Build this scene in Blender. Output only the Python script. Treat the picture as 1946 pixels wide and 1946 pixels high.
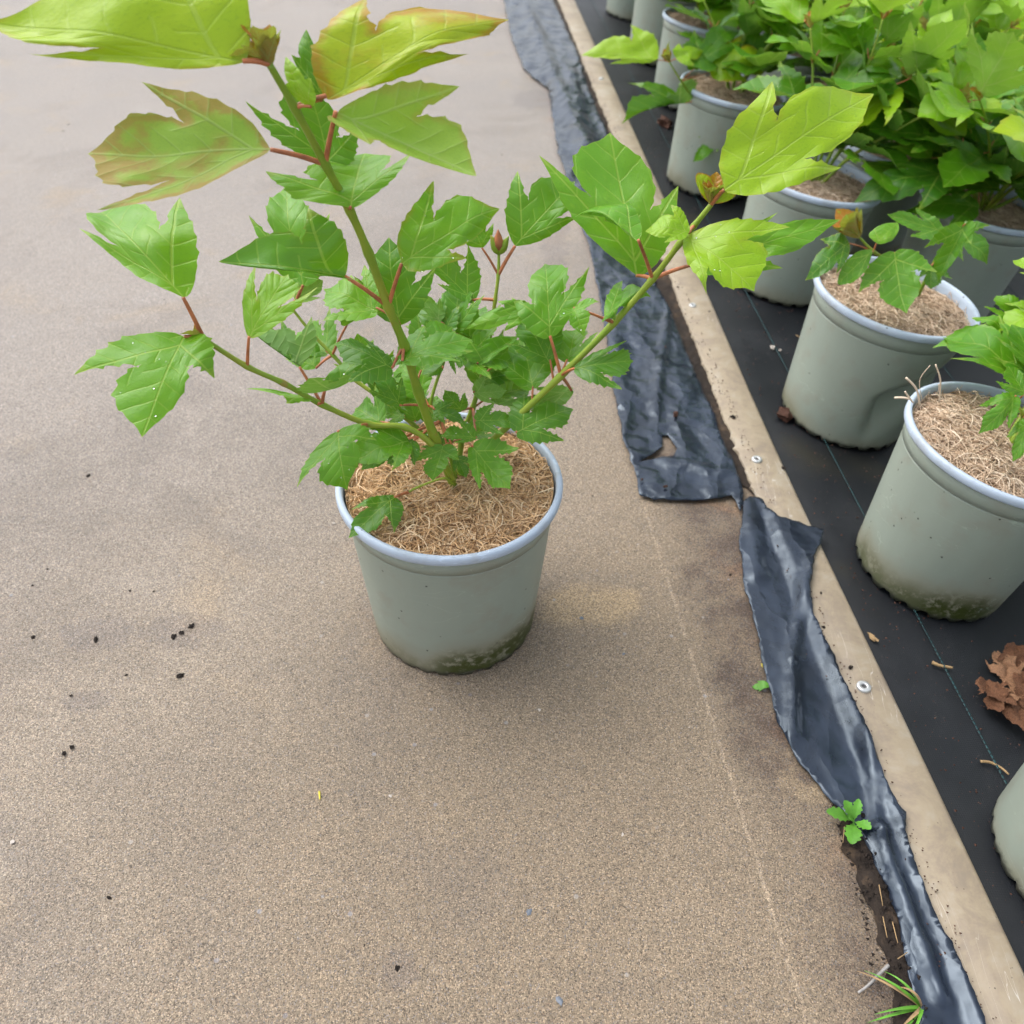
import bpy, bmesh, math, random
import numpy as np
from mathutils import Vector, Matrix, noise
from mathutils.geometry import delaunay_2d_cdt
for o in list(bpy.data.objects): bpy.data.objects.remove(o)
scene = bpy.context.scene
COL = scene.collection
rng = random.Random(7)
R = math.radians

# ------------------------------------------------------------------ camera, sky, sun, exposure
PW, FPX, PITCH, ROLL, CAMH = 1946.0, 1697.2, 0.7430, 0.0254, 0.7944
_F = Vector((0, math.cos(PITCH), -math.sin(PITCH))); _U = Vector((0, math.sin(PITCH), math.cos(PITCH)))
_X = Vector((1, 0, 0))
CR = _X*math.cos(ROLL) + _U*math.sin(ROLL); CU = -_X*math.sin(ROLL) + _U*math.cos(ROLL)
CPOS = Vector((0, 0, CAMH))
cam = bpy.data.cameras.new('camera'); camo = bpy.data.objects.new('camera', cam); COL.objects.link(camo)
m = Matrix((CR, CU, -_F)).transposed().to_4x4(); m.translation = CPOS; camo.matrix_world = m
cam.sensor_width = 36; cam.lens = 36*FPX/PW; cam.clip_start = 0.02; cam.clip_end = 300
cam.dof.use_dof = True; cam.dof.focus_distance = 0.78; cam.dof.aperture_fstop = 8.0
scene.camera = camo
SUN_EL, SUN_AZ = R(58), R(-60)          # azimuth measured from +Y towards +X
world = bpy.data.worlds.new('World'); scene.world = world; world.use_nodes = True
wn = world.node_tree; bg = wn.nodes['Background']
sky = wn.nodes.new('ShaderNodeTexSky'); sky.sky_type = 'NISHITA'; sky.sun_disc = False
sky.sun_elevation = SUN_EL; sky.sun_rotation = SUN_AZ; sky.dust_density = 4.0; sky.air_density = 1.2; sky.ozone_density = 1.0
hs = wn.nodes.new('ShaderNodeHueSaturation'); hs.inputs['Saturation'].default_value = 0.36
wn.links.new(sky.outputs[0], hs.inputs['Color']); wn.links.new(hs.outputs[0], bg.inputs['Color'])
bg.inputs['Strength'].default_value = 0.15
sun = bpy.data.lights.new('sun', 'SUN'); suno = bpy.data.objects.new('sun', sun); COL.objects.link(suno)
sun.energy = 0.65; sun.angle = R(60); sun.color = (1, 0.97, 0.92)
sd = Vector((math.sin(SUN_AZ)*math.cos(SUN_EL), math.cos(SUN_AZ)*math.cos(SUN_EL), math.sin(SUN_EL)))
suno.rotation_euler = sd.to_track_quat('Z', 'Y').to_euler(); suno.location = sd*5
scene.view_settings.view_transform = 'Standard'; scene.view_settings.look = 'None'
scene.view_settings.exposure = 1.08; scene.view_settings.gamma = 1; scene.view_settings.use_curve_mapping = False
scene.render.engine = 'CYCLES'
scene.cycles.use_adaptive_sampling = True; scene.cycles.adaptive_threshold = 0.03; scene.cycles.max_bounces = 5; scene.cycles.diffuse_bounces = 2; scene.cycles.glossy_bounces = 2; scene.cycles.transmission_bounces = 4; scene.cycles.transparent_max_bounces = 4

# ------------------------------------------------------------------ pixel <-> world (pixels of the 1946 photo)
def ray(x, y): return (_F + CR*((x-PW/2)/FPX) + CU*((PW/2-y)/FPX))
def on_plane(x, y, p, n):
    d = ray(x, y); return CPOS + d*((Vector(p)-CPOS).dot(n)/d.dot(n))
def ground(x, y, z=0.0): return on_plane(x, y, (0, 0, z), Vector((0, 0, 1)))
def at_y(x, y, Y): return on_plane(x, y, (0, Y, 0), Vector((0, 1, 0)))
def project(p):
    q = Vector(p)-CPOS; z = q.dot(_F); return (PW/2+FPX*q.dot(CR)/z, PW/2-FPX*q.dot(CU)/z)
EX1, EK, SLOPE = 0.471, -0.0871, math.tan(0.1255)    # outer edge of the board: x = EX1 + EK*y ; bed falls away from it
def edge(y): return EX1 + EK*y
def bed_z(x, y):
    t = max(0.0, x-edge(y)); return -SLOPE*min(t, 4.0)
BN = Vector((SLOPE, -SLOPE*EK, 1)).normalized()
def bed(x, y): return on_plane(x, y, (EX1, 0, 0), BN)

# ------------------------------------------------------------------ material helpers
class E:                                   # small expression builder for Math nodes
    def __init__(s, nt, sock): s.nt, s.s = nt, sock
    def op(s, o, *a, clamp=False):
        n = s.nt.nodes.new('ShaderNodeMath'); n.operation = o; n.use_clamp = clamp
        for i, v in enumerate((s,)+a):
            if isinstance(v, E): s.nt.links.new(v.s, n.inputs[i])
            else: n.inputs[i].default_value = v
        return E(s.nt, n.outputs[0])
    def __add__(s, o): return s.op('ADD', o)
    def __sub__(s, o): return s.op('SUBTRACT', o)
    def __mul__(s, o): return s.op('MULTIPLY', o)
    def __truediv__(s, o): return s.op('DIVIDE', o)
    def __neg__(s): return s.op('MULTIPLY', -1.0)
    def abs(s): return s.op('ABSOLUTE')
    def sat(s): return s.op('ADD', 0.0, clamp=True)
    def fract(s): return s.op('FRACT')
    def lt(s, o): return s.op('LESS_THAN', o)
    def step(s, a, b):                     # smooth 0..1 between a and b (a may be > b)
        n = s.nt.nodes.new('ShaderNodeMapRange'); n.interpolation_type = 'SMOOTHSTEP'
        lo, hi, t0, t1 = (a, b, 0, 1) if a < b else (b, a, 1, 0)
        for i, v in enumerate((s, lo, hi, t0, t1)):
            if isinstance(v, E): s.nt.links.new(v.s, n.inputs[i])
            else: n.inputs[i].default_value = v
        return E(s.nt, n.outputs[0])
class Mat:
    def __init__(s, name):
        s.m = bpy.data.materials.new(name); s.m.use_nodes = True; s.nt = s.m.node_tree
        s.b = s.nt.nodes['Principled BSDF']; s.out = s.nt.nodes['Material Output']; s._c = None
    def node(s, t, **k):
        n = s.nt.nodes.new(t)
        for a, v in k.items(): setattr(n, a, v)
        return n
    def coord(s, kind='Object'):
        if s._c is None: s._c = s.node('ShaderNodeTexCoord')
        return s._c.outputs[kind]
    def vec(s, scale=(1, 1, 1), rot=(0, 0, 0), kind='Object', src=None):
        n = s.node('ShaderNodeMapping'); n.inputs['Scale'].default_value = scale; n.inputs['Rotation'].default_value = rot
        s.nt.links.new(src or s.coord(kind), n.inputs['Vector']); return n.outputs[0]
    def xyz(s, sock=None):
        n = s.node('ShaderNodeSeparateXYZ'); s.nt.links.new(sock or s.coord(), n.inputs[0])
        return [E(s.nt, n.outputs[i]) for i in range(3)]
    def noise(s, scale, detail=4, rough=0.55, src=None, dist=0.0, color=False):
        n = s.node('ShaderNodeTexNoise'); n.inputs['Scale'].default_value = scale; n.inputs['Detail'].default_value = detail
        n.inputs['Roughness'].default_value = rough; n.inputs['Distortion'].default_value = dist
        s.nt.links.new(src or s.coord(), n.inputs['Vector'])
        return n.outputs['Color'] if color else E(s.nt, n.outputs['Fac'])
    def voronoi(s, scale, feature='F1', src=None, rand=1.0):
        n = s.node('ShaderNodeTexVoronoi'); n.feature = feature; n.inputs['Scale'].default_value = scale
        n.inputs['Randomness'].default_value = rand
        s.nt.links.new(src or s.coord(), n.inputs['Vector']); return n
    def attr(s, name, kind='GEOMETRY'):
        n = s.node('ShaderNodeAttribute'); n.attribute_type = kind; n.attribute_name = name; return n
    def mix(s, f, a, b, mode='MIX'):
        n = s.node('ShaderNodeMix', data_type='RGBA', blend_type=mode)
        for i, v in ((0, f), (6, a), (7, b)):
            if isinstance(v, E): s.nt.links.new(v.s, n.inputs[i])
            elif isinstance(v, bpy.types.NodeSocket): s.nt.links.new(v, n.inputs[i])
            elif i == 0: n.inputs[i].default_value = v
            else: n.inputs[i].default_value = (*v, 1)
        return n.outputs[2]
    def ramp(s, f, stops):
        n = s.node('ShaderNodeValToRGB'); e = n.color_ramp.elements
        while len(e) < len(stops): e.new(0.5)
        for q, (p, c) in zip(e, stops): q.position = p; q.color = (*c, 1)
        s.nt.links.new(f.s if isinstance(f, E) else f, n.inputs[0]); return n.outputs[0]
    def bump(s, h, dist, strength=1.0, prev=None):
        n = s.node('ShaderNodeBump'); n.inputs['Distance'].default_value = dist; n.inputs['Strength'].default_value = strength
        s.nt.links.new(h.s, n.inputs['Height'])
        if prev is not None: s.nt.links.new(prev, n.inputs['Normal'])
        return n.outputs[0]
    def set(s, **k):
        for a, v in k.items():
            a = {'color': 'Base Color', 'rough': 'Roughness', 'normal': 'Normal', 'spec': 'Specular IOR Level', 'metal': 'Metallic', 'coat': 'Coat Weight', 'trans': 'Transmission Weight', 'ior': 'IOR', 'sheen': 'Sheen Weight'}[a]
            if isinstance(v, E): s.nt.links.new(v.s, s.b.inputs[a])
            elif isinstance(v, bpy.types.NodeSocket): s.nt.links.new(v, s.b.inputs[a])
            elif isinstance(v, tuple): s.b.inputs[a].default_value = (*v, 1)
            else: s.b.inputs[a].default_value = v
        return s

def blob(M, x, y, cx, cy, rx, ry, nz, soft=0.5):
    d = ((x-cx)/rx); e = ((y-cy)/ry); q = (d*d+e*e) + (nz-0.5)*3.2
    return q.step(1.0, 1.0-soft)

def mat_concrete():
    M = Mat('weathered_concrete'); x, y, z = M.xyz()
    big = M.noise(1.7, 3, 0.6); mid = M.noise(9, 4, 0.62); fine = M.noise(60, 3, 0.65)
    col = M.ramp(big*0.65+mid*0.35, [(0.30, (0.144, 0.119, 0.090)), (0.46, (0.210, 0.176, 0.137)), (0.56, (0.254, 0.214, 0.167)), (0.70, (0.290, 0.264, 0.232))])
    # greyer and paler further up the path: sky sheen at grazing view, painted in
    far = (y*1.0+mid*0.5-x*0.35).step(0.75, 1.8)
    col = M.mix(far*0.55, col, (0.285, 0.270, 0.265))
    brown = (x*0.9+mid*0.5-y*0.32).step(-0.35, 0.2); col = M.mix(brown*0.65, col, (0.208, 0.160, 0.104))
    # sandy and rusty patches
    wet = M.noise(3.1, 3, 0.6, dist=1.0).step(0.50, 0.66); col = M.mix(wet*0.38, col, (0.13, 0.108, 0.088))
    tan = M.noise(4.7, 4, 0.6, dist=0.6).step(0.55, 0.72)
    col = M.mix(tan*0.35, col, (0.33, 0.25, 0.155))
    p = ground(1105, 1150); col = M.mix(blob(M, x, y, p.x, p.y, 0.07, 0.045, mid, 0.9)*0.6, col, (0.36, 0.27, 0.155))
    p = ground(1540, 1470); col = M.mix(blob(M, x, y, p.x, p.y, 0.045, 0.035, mid, 0.9)*0.7, col, (0.46, 0.36, 0.22))
    # dirt along the board, in the band that the film used to cover
    a, b = ground(1204, 900), ground(1489, 1800); k = (b.x-a.x)/(b.y-a.y); t = x - (y*k + (a.x-k*a.y))
    band = (t+(mid-0.5)*0.09+(fine-0.5)*0.01).step(-0.008, 0.05)*y.step(a.y+.5, a.y); dirt = M.noise(9, 5, 0.65).step(0.36, 0.68)
    near = (t+(mid-0.5)*0.05).step(0.03, 0.13)
    col = M.mix((band*(dirt*0.85+0.25)).sat(), col, (0.082, 0.060, 0.046))
    col = M.mix(near*M.noise(14, 4, 0.6).step(0.5, 0.66)*0.6, col, (0.20, 0.105, 0.052))
    line = ((t+(fine-0.5)*0.006).abs()).step(0.0028, 0.0008)*M.noise(25, 2).step(0.3, 0.5)*y.step(a.y+.02, a.y-.02)
    col = M.mix(line*0.55, col, (0.36, 0.29, 0.21))
    # dark smears of trodden compost
    sm = M.noise(38, 5, 0.7)
    for (px, py, rx, ry) in ((185, 1205, .045, .03), (345, 1195, .05, .028), (165, 1330, .03, .015), (1020, 190, .07, .09), (1050, 420, .04, .25), (760, 1840, .02, .02)):
        p = ground(px, py); col = M.mix(blob(M, x, y, p.x, p.y, rx, ry, sm, 0.5)*0.26, col, (0.10, 0.09, 0.10))
    # exposed aggregate: each grain its own tone
    v = M.voronoi(980); cell = E(M.nt, v.outputs['Distance'])
    sep = M.node('ShaderNodeSeparateColor'); M.nt.links.new(v.outputs['Color'], sep.inputs[0])
    g1, g2 = E(M.nt, sep.outputs[0]), E(M.nt, sep.outputs[1])
    tone = M.ramp(g1, [(0.0, (0.22, 0.20, 0.19)), (0.15, (0.55, 0.51, 0.48)), (0.5, (0.98, 0.95, 0.92)), (0.85, (1.35, 1.29, 1.2)), (1.0, (2.2, 2.1, 2.0))])
    nearfade = y.step(2.4, 0.8)*0.55+0.28
    col = M.mix(nearfade, col, tone, 'MULTIPLY')
    col = M.mix((g2-0.90).step(0, 0.08)*0.30, col, (0.36, 0.22, 0.13)); col = M.mix((g2*-1.0+0.10).step(0, 0.08)*0.35, col, (0.20, 0.22, 0.26))
    v2 = M.voronoi(75); s2 = M.node('ShaderNodeSeparateColor'); M.nt.links.new(v2.outputs['Color'], s2.inputs[0])
    peb = E(M.nt, s2.outputs[0]).step(0.955, 0.965)*E(M.nt, v2.outputs['Distance']).step(0.20, 0.12)
    col = M.mix(peb*0.45, col, M.ramp(E(M.nt, s2.outputs[1]), [(0.0, (0.16, 0.16, 0.19)), (0.4, (0.30, 0.33, 0.38)), (0.7, (0.38, 0.36, 0.34)), (1, (0.50, 0.48, 0.45))]))
    pits = M.voronoi(190); pit = E(M.nt, pits.outputs['Distance']).step(0.11, 0.04)*fine.step(.45, .6)
    col = M.mix(pit*0.6, col, (0.05, 0.045, 0.04))
    h = (cell*-0.9) + g1*0.5 + fine*0.6 - pit*1.0
    n1 = M.bump(h, 0.0012, 0.6); n2 = M.bump(M.noise(30, 3), 0.004, 0.3, n1)
    M.set(color=col, rough=(big*0.35+mid*0.25+0.34)-wet*0.14, spec=0.45, normal=n2); return M.m

def mat_fabric():
    M = Mat('woven_ground_fabric'); x, y, z = M.xyz()
    u = (x-(y*EK))*2600.0; v = y*2600.0
    wv = u.op('SINE')*0.5+0.5; wh = v.op('SINE')*0.5+0.5
    dust = M.noise(7, 5, 0.65); fine = M.noise(160, 3, 0.7)
    col = M.mix(dust.step(0.35, 0.8)*0.6, (0.006, 0.0075, 0.010), (0.022, 0.024, 0.028))
    col = M.mix((fine-0.66).step(0, 0.06)*dust.step(0.4, 0.65)*0.7, col, (0.10, 0.08, 0.06))
    col = M.mix(M.noise(3.1, 4).step(0.58, 0.7)*0.5, col, (0.030, 0.026, 0.014))
    n1 = M.bump(wv*wh*0.6+fine*0.5, 0.0005, 0.5)
    M.set(color=col, rough=dust*0.3+0.38, spec=0.35, normal=n1); return M.m

def mat_film(name='black_polythene_film', k=1.0):
    M = Mat(name)
    a = M.noise(9, 6, 0.65, dist=0.8); b = M.noise(40, 5, 0.7); st = M.noise(30, 4, 0.6, src=M.vec((1, 0.16, 1), (0, 0, 0.15)))
    col = M.mix((a*0.75+st*0.25).step(0.35, 0.7), (0.006, 0.008, 0.014), (0.022, 0.030, 0.048))
    col = M.mix((b-0.62).step(0, 0.1)*0.4, col, (0.012, 0.012, 0.013))
    wv = M.node('ShaderNodeVectorMath', operation='MULTIPLY_ADD'); M.nt.links.new(M.noise(11, 3, 0.6, color=True), wv.inputs[0]); wv.inputs[1].default_value = (.06, .06, .06); M.nt.links.new(M.coord(), wv.inputs[2])
    f1 = M.voronoi(13, src=M.vec((1.7, 0.5, 1), (0, 0, 0.25), src=wv.outputs[0])); f2 = M.voronoi(34, src=M.vec((1.4, 0.6, 1), (0, 0, -0.5), src=wv.outputs[0]))
    fac = E(M.nt, f1.outputs['Distance'])*1.0 + E(M.nt, f2.outputs['Distance'])*(0.16*k)
    n1 = M.bump(fac+st*0.06+b*0.02*k, 0.013, 0.45+0.25*k)
    M.set(color=col, rough=b*0.18+0.15, spec=0.6, normal=n1); M.b.inputs['Specular Tint'].default_value = (0.72, 0.86, 1.0, 1); return M.m  # blue specular tint stands in for the blue of the reflected sky

def mat_board():
    M = Mat('weathered_pale_board'); x, y, z = M.xyz()
    a = M.noise(16, 5, 0.72, dist=0.5); b = M.noise(45, 4, 0.7); gr = M.noise(60, 4, 0.6, src=M.vec((1, 0.12, 1), (0, 0, -0.085)))
    col = M.ramp(a*0.7+b*0.3, [(0.30, (0.070, 0.043, 0.015)), (0.44, (0.170, 0.110, 0.038)), (0.52, (0.260, 0.188, 0.080)), (0.61, (0.310, 0.260, 0.170))])
    col = M.mix((gr-0.5).step(0, 0.2)*0.25, col, (0.34, 0.27, 0.19))
    t = x-(y*EK+EX1)
    col = M.mix((t+(b-0.5)*0.03).step(-0.036, -0.058)*0.5, col, (0.30, 0.27, 0.24)); sc = M.noise(6, 2, 0.5, src=M.vec((14, 1.2, 1), (0, 0, 0.5))); col = M.mix(((sc-0.5).abs()).step(0.006, 0.002)*M.noise(5, 2).step(.5, .6)*0.7, col, (0.50, 0.47, 0.42))
    spk = M.voronoi(130); s = E(M.nt, spk.outputs['Distance']).step(0.13, 0.05)
    col = M.mix(s*M.noise(18, 2).step(0.5, 0.6), col, (0.04, 0.03, 0.025))
    M.set(color=col, rough=0.55, spec=0.35, normal=M.bump(gr*0.6+b*0.5, 0.0012, 0.5)); return M.m

def mat_soil():
    M = Mat('dark_compost'); a = M.noise(60, 6, 0.7); b = M.noise(12, 4)
    col = M.ramp(a*0.6+b*0.4, [(0.3, (0.008, 0.006, 0.005)), (0.52, (0.028, 0.020, 0.015)), (0.68, (0.10, 0.066, 0.040))])
    M.set(color=col, rough=0.85, spec=0.25, normal=M.bump(a, 0.004, 0.9)); return M.m

def mat_pot(name, base):
    M = Mat(name); x, y, z = M.xyz(); inf = M.node('ShaderNodeObjectInfo'); rnd = E(M.nt, inf.outputs['Random'])
    sh = M.node('ShaderNodeVectorMath'); sh.operation = 'ADD'; M.nt.links.new(M.coord(), sh.inputs[0])
    cmb = M.node('ShaderNodeCombineXYZ'); M.nt.links.new((rnd*9.0).s, cmb.inputs[0]); M.nt.links.new((rnd*5.0).s, cmb.inputs[2]); M.nt.links.new(cmb.outputs[0], sh.inputs[1])
    S = sh.outputs[0]
    a = M.noise(14, 5, 0.6, src=S); b = M.noise(90, 4, 0.7, src=S); c = M.noise(22, 4, 0.6, src=S)
    streak = M.noise(40, 3, 0.6, src=M.vec((1, 1, 0.08), src=S))
    dk = tuple(v*0.88 for v in base)
    col = M.mix(a*0.6+streak*0.4, dk, tuple(v*1.10 for v in base))
    ang = M.noise(6, 2, 0.5, src=M.vec((1, 1, 0.02), src=S)).step(0.36, 0.66)
    ang = (ang*0.8 + E(M.nt, M.attr('moss', 'OBJECT').outputs['Fac']) - 0.5).sat()
    hgt = z + (c-0.5)*0.035 - ang*0.045
    col = M.mix(hgt.step(0.034, -0.012)*0.65, col, (0.22, 0.19, 0.12))
    col = M.mix(hgt.step(0.012, -0.022)*ang*b.step(0.32, 0.52), col, (0.040, 0.052, 0.008))
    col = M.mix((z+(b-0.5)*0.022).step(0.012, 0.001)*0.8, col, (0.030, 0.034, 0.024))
    spk = M.voronoi(85, src=S); s2 = M.node('ShaderNodeSeparateColor'); M.nt.links.new(spk.outputs['Color'], s2.inputs[0])
    scr = M.noise(5, 2, 0.5, src=M.vec((2.5, 2.5, 9), (0.5, 0.3, 0), src=S)); col = M.mix(((scr-0.5).abs()).step(0.005, 0.001)*a.step(.45, .6)*0.5, col, tuple(min(1, v*1.45) for v in base))
    col = M.mix(c.step(.50, .70)*0.32, col, (0.24, 0.215, 0.165))
    sp = E(M.nt, spk.outputs['Distance']).step(0.14, 0.05)*E(M.nt, s2.outputs[0]).step(0.74, 0.76)
    col = M.mix(sp, col, (0.03, 0.03, 0.028))
    M.set(color=col, rough=a*0.2+0.34, spec=0.45, normal=M.bump(b*0.3+c, 0.0012, 0.25)); return M.m

def mat_coir(name, c0, c1, c2):
    M = Mat(name); t = M.attr('tone'); f = E(M.nt, t.outputs['Fac'])
    col = M.ramp(f*0.75+M.noise(25, 4)*0.3, [(0.15, c0), (0.5, c1), (0.9, c2)])
    M.set(color=col, rough=0.75, spec=0.25); return M.m

def mat_leaf():
    M = Mat('lobed_leaf'); nt = M.nt
    v1 = M.attr('vein'); a, v, sp = M.xyz(v1.outputs['Vector']); v2 = M.attr('vein2'); sa, ed, hf = M.xyz(v2.outputs['Vector'])
    young = E(nt, M.attr('young', 'OBJECT').outputs['Fac']); warm = E(nt, M.attr('warm', 'OBJECT').outputs['Fac'])
    rnd = E(nt, M.node('ShaderNodeObjectInfo').outputs['Random'])
    sp = sp.abs(); m = a.lt(sp)
    al = v*m + sa*(m*-1.0+1.0); pe = a*m + sp*(m*-1.0+1.0)
    main = pe.step(0.012, 0.005)*(v*-0.35+1.0)
    uvn = M.node('ShaderNodeCombineXYZ'); nt.links.new(hf.s, uvn.inputs[0]); nt.links.new(v.s, uvn.inputs[1]); nt.links.new((rnd*20.0).s, uvn.inputs[2]); UV = uvn.outputs[0]
    w = M.noise(5, 2, src=UV)
    q = ((al - pe*0.85 + w*0.04)*5.6).fract()
    sec = ((q-0.5).abs()).step(0.44, 0.475)*(pe.step(0.42, 0.05)*0.8+0.2)
    vein = (main*0.85+sec*0.45).sat()
    n1 = M.noise(2.2, 2, 0.6, src=UV); n2 = M.noise(11, 4, 0.65, src=UV); n3 = M.noise(48, 2, 0.6, src=UV)
    base = M.ramp(young*0.86 + (n1-0.5)*0.22 + (rnd-0.5)*0.14, [(0.0, (0.032, 0.140, 0.009)), (0.3, (0.105, 0.300, 0.008)), (0.55, (0.245, 0.445, 0.008)), (0.8, (0.37, 0.475, 0.008)), (1.0, (0.47, 0.45, 0.012))])
    red = ((ed*0.9 + (n2-0.5)*1.0 + (n1-0.5)*2.4 + 0.25 + (warm-1.0)*0.6).step(0.25, 1.05)*warm).sat()
    base = M.mix(red, base, (0.42, 0.15, 0.018))
    base = M.mix(ed.step(0.9, 1.0)*0.35, base, (0.30, 0.34, 0.05))
    base = M.mix((n3-0.5).step(0.02, 0.2)*0.22, base, (0.06, 0.20, 0.012)); base = M.mix((n2-0.58).step(0, 0.16)*0.25, base, (0.30, 0.44, 0.02))
    base = M.mix(vein*0.58, base, (0.36, 0.49, 0.08))
    under = M.mix(0.38, base, (0.24, 0.38, 0.13)); under = M.mix(vein*0.35, under, (0.36, 0.44, 0.18))
    geo = M.node('ShaderNodeNewGeometry'); back = E(nt, geo.outputs['Backfacing'])
    col = M.mix(back, base, under)
    puff = ((q-0.5).abs()*2.0); puff = (puff*puff)*-1.0
    h = puff*0.7*pe.step(0.0, 0.08) - main*1.0 - sec*0.3 + n2*0.6 + n3*0.35
    nrm = M.bump(h, 0.0013, 0.42)
    M.set(color=col, rough=(n2*0.32+0.20)+back*0.2, spec=0.45, normal=nrm)
    tr = M.node('ShaderNodeBsdfTranslucent'); tc = M.mix(0.55, col, (0.30, 0.55, 0.02), 'MIX'); nt.links.new(tc, tr.inputs['Color'])
    mx = M.node('ShaderNodeMixShader'); mx.inputs[0].default_value = 0.32
    nt.links.new(M.b.outputs[0], mx.inputs[1]); nt.links.new(tr.outputs[0], mx.inputs[2]); nt.links.new(mx.outputs[0], M.out.inputs[0])
    return M.m

def mat_simple(name, color, rough=0.6, spec=0.4, var=0.3, scale=40, metal=0.0, bump=0.0):
    M = Mat(name); n = M.noise(scale, 5, 0.65)
    col = M.mix(n.step(0.3, 0.7), tuple(c*(1-var) for c in color), tuple(min(1, c*(1+var)) for c in color))
    M.set(color=col, rough=rough, spec=spec, metal=metal)
    if bump: M.set(normal=M.bump(n, bump, 0.8))
    return M.m

def mat_stem():
    M = Mat('green_stem'); n = M.noise(70, 4, 0.6); k = M.noise(22, 3)
    col = M.mix(k.step(0.4, 0.7), (0.19, 0.30, 0.025), (0.28, 0.34, 0.035)); col = M.mix((n-0.6).step(0, 0.1)*0.6, col, (0.30, 0.17, 0.05))
    M.set(color=col, rough=0.45, spec=0.4, normal=M.bump(n, 0.001, 0.5)); return M.m

MT = dict(concrete=mat_concrete(), fabric=mat_fabric(), film=mat_film(), film_smooth=mat_film('smooth_black_polythene_film', 0.22), board=mat_board(), soil=mat_soil(),
    pot=mat_pot('grey_green_pot_plastic', (0.262, 0.302, 0.255)), rim=mat_pot('sky_tinted_rim_plastic', (0.40, 0.475, 0.575)),  # rim: same plastic as the pot, reflected sky painted in as lighter blue
    coir=mat_coir('coir_fibre', (0.17, 0.085, 0.036), (0.72, 0.45, 0.23), (0.96, 0.76, 0.52)),
    coir_pale=mat_coir('faded_coir_fibre', (0.17, 0.10, 0.058), (0.60, 0.435, 0.30), (0.90, 0.75, 0.59)),
    leaf=mat_leaf(), stem=mat_stem(), petiole=mat_simple('red_petiole', (0.42, 0.145, 0.06), 0.4, 0.45, 0.35, 60),
    bud=mat_simple('red_bud', (0.36, 0.13, 0.055), 0.5, 0.4, 0.35, 60), thread=mat_simple('teal_thread', (0.007, 0.036, 0.040), 0.6, 0.3),
    washer=mat_simple('dull_zinc', (0.55, 0.56, 0.56), 0.38, 0.5, 0.15, 90, 0.7), screw=mat_simple('dark_steel', (0.12, 0.12, 0.12), 0.5, 0.5, 0.3, 90, 0.6),
    clod=mat_simple('soil_clod', (0.022, 0.016, 0.013), 0.85, 0.25, 0.6, 90, bump=0.002), clod_red=mat_simple('bark_crumb', (0.075, 0.032, 0.020), 0.8, 0.3, 0.5, 120, bump=0.002),
    dry_pale=mat_simple('pale_dry_leaf', (0.27, 0.145, 0.080), 0.7, 0.3, 0.45, 35, bump=0.002), dry=mat_simple('dry_brown_leaf', (0.135, 0.060, 0.030), 0.7, 0.3, 0.5, 35, bump=0.002), weed=mat_simple('fresh_weed_green', (0.085, 0.245, 0.022), 0.45, 0.4, 0.25, 60, bump=0.001),
    grass=mat_simple('grass_green', (0.10, 0.28, 0.025), 0.45, 0.4, 0.3, 60), twig=mat_simple('bleached_twig', (0.30, 0.285, 0.27), 0.7, 0.3, 0.3, 80),
    straw=mat_simple('straw', (0.33, 0.22, 0.11), 0.7, 0.3, 0.25, 60), pebble=mat_simple('pale_pebble', (0.48, 0.43, 0.38), 0.5, 0.4, 0.2, 60),
    slate=mat_simple('blue_grey_chip', (0.11, 0.13, 0.16), 0.4, 0.5, 0.2, 60), yellow=mat_simple('yellow_bud', (0.50, 0.42, 0.04), 0.5, 0.4, 0.3, 60))
_w = Mat('water_drop'); _w.set(color=(1.0, 1.0, 1.0), rough=0.02, trans=1.0, ior=1.33); MT['water'] = _w.m

# ------------------------------------------------------------------ object helpers
def mesh(name, verts, faces, mats, smooth=True, tone=None):
    me = bpy.data.meshes.new(name); me.from_pydata([tuple(v) for v in verts], [], faces); me.update()
    for mt in (mats if isinstance(mats, (list, tuple)) else [mats]): me.materials.append(mt)
    if smooth: me.polygons.foreach_set('use_smooth', [True]*len(me.polygons))
    if tone is not None:
        at = me.attributes.new('tone', 'FLOAT', 'POINT'); at.data.foreach_set('value', tone)
    return me
def obj(name, me, parent=None, loc=(0, 0, 0), mat=None, kind=None):
    o = bpy.data.objects.new(name, me); COL.objects.link(o); o.parent = parent
    if mat is not None: o.matrix_local = mat
    else: o.location = loc
    if kind: o['kind'] = kind
    return o
def tag(o, label, cat, group=None):
    o['label'] = label; o['category'] = cat
    if group: o['group'] = group
    return o
MATS = {}
def empty(name, mat):
    o = bpy.data.objects.new(name, None); COL.objects.link(o); o.empty_display_size = 0.05; o.matrix_local = mat; MATS[o.name] = mat.copy(); return o

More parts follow.
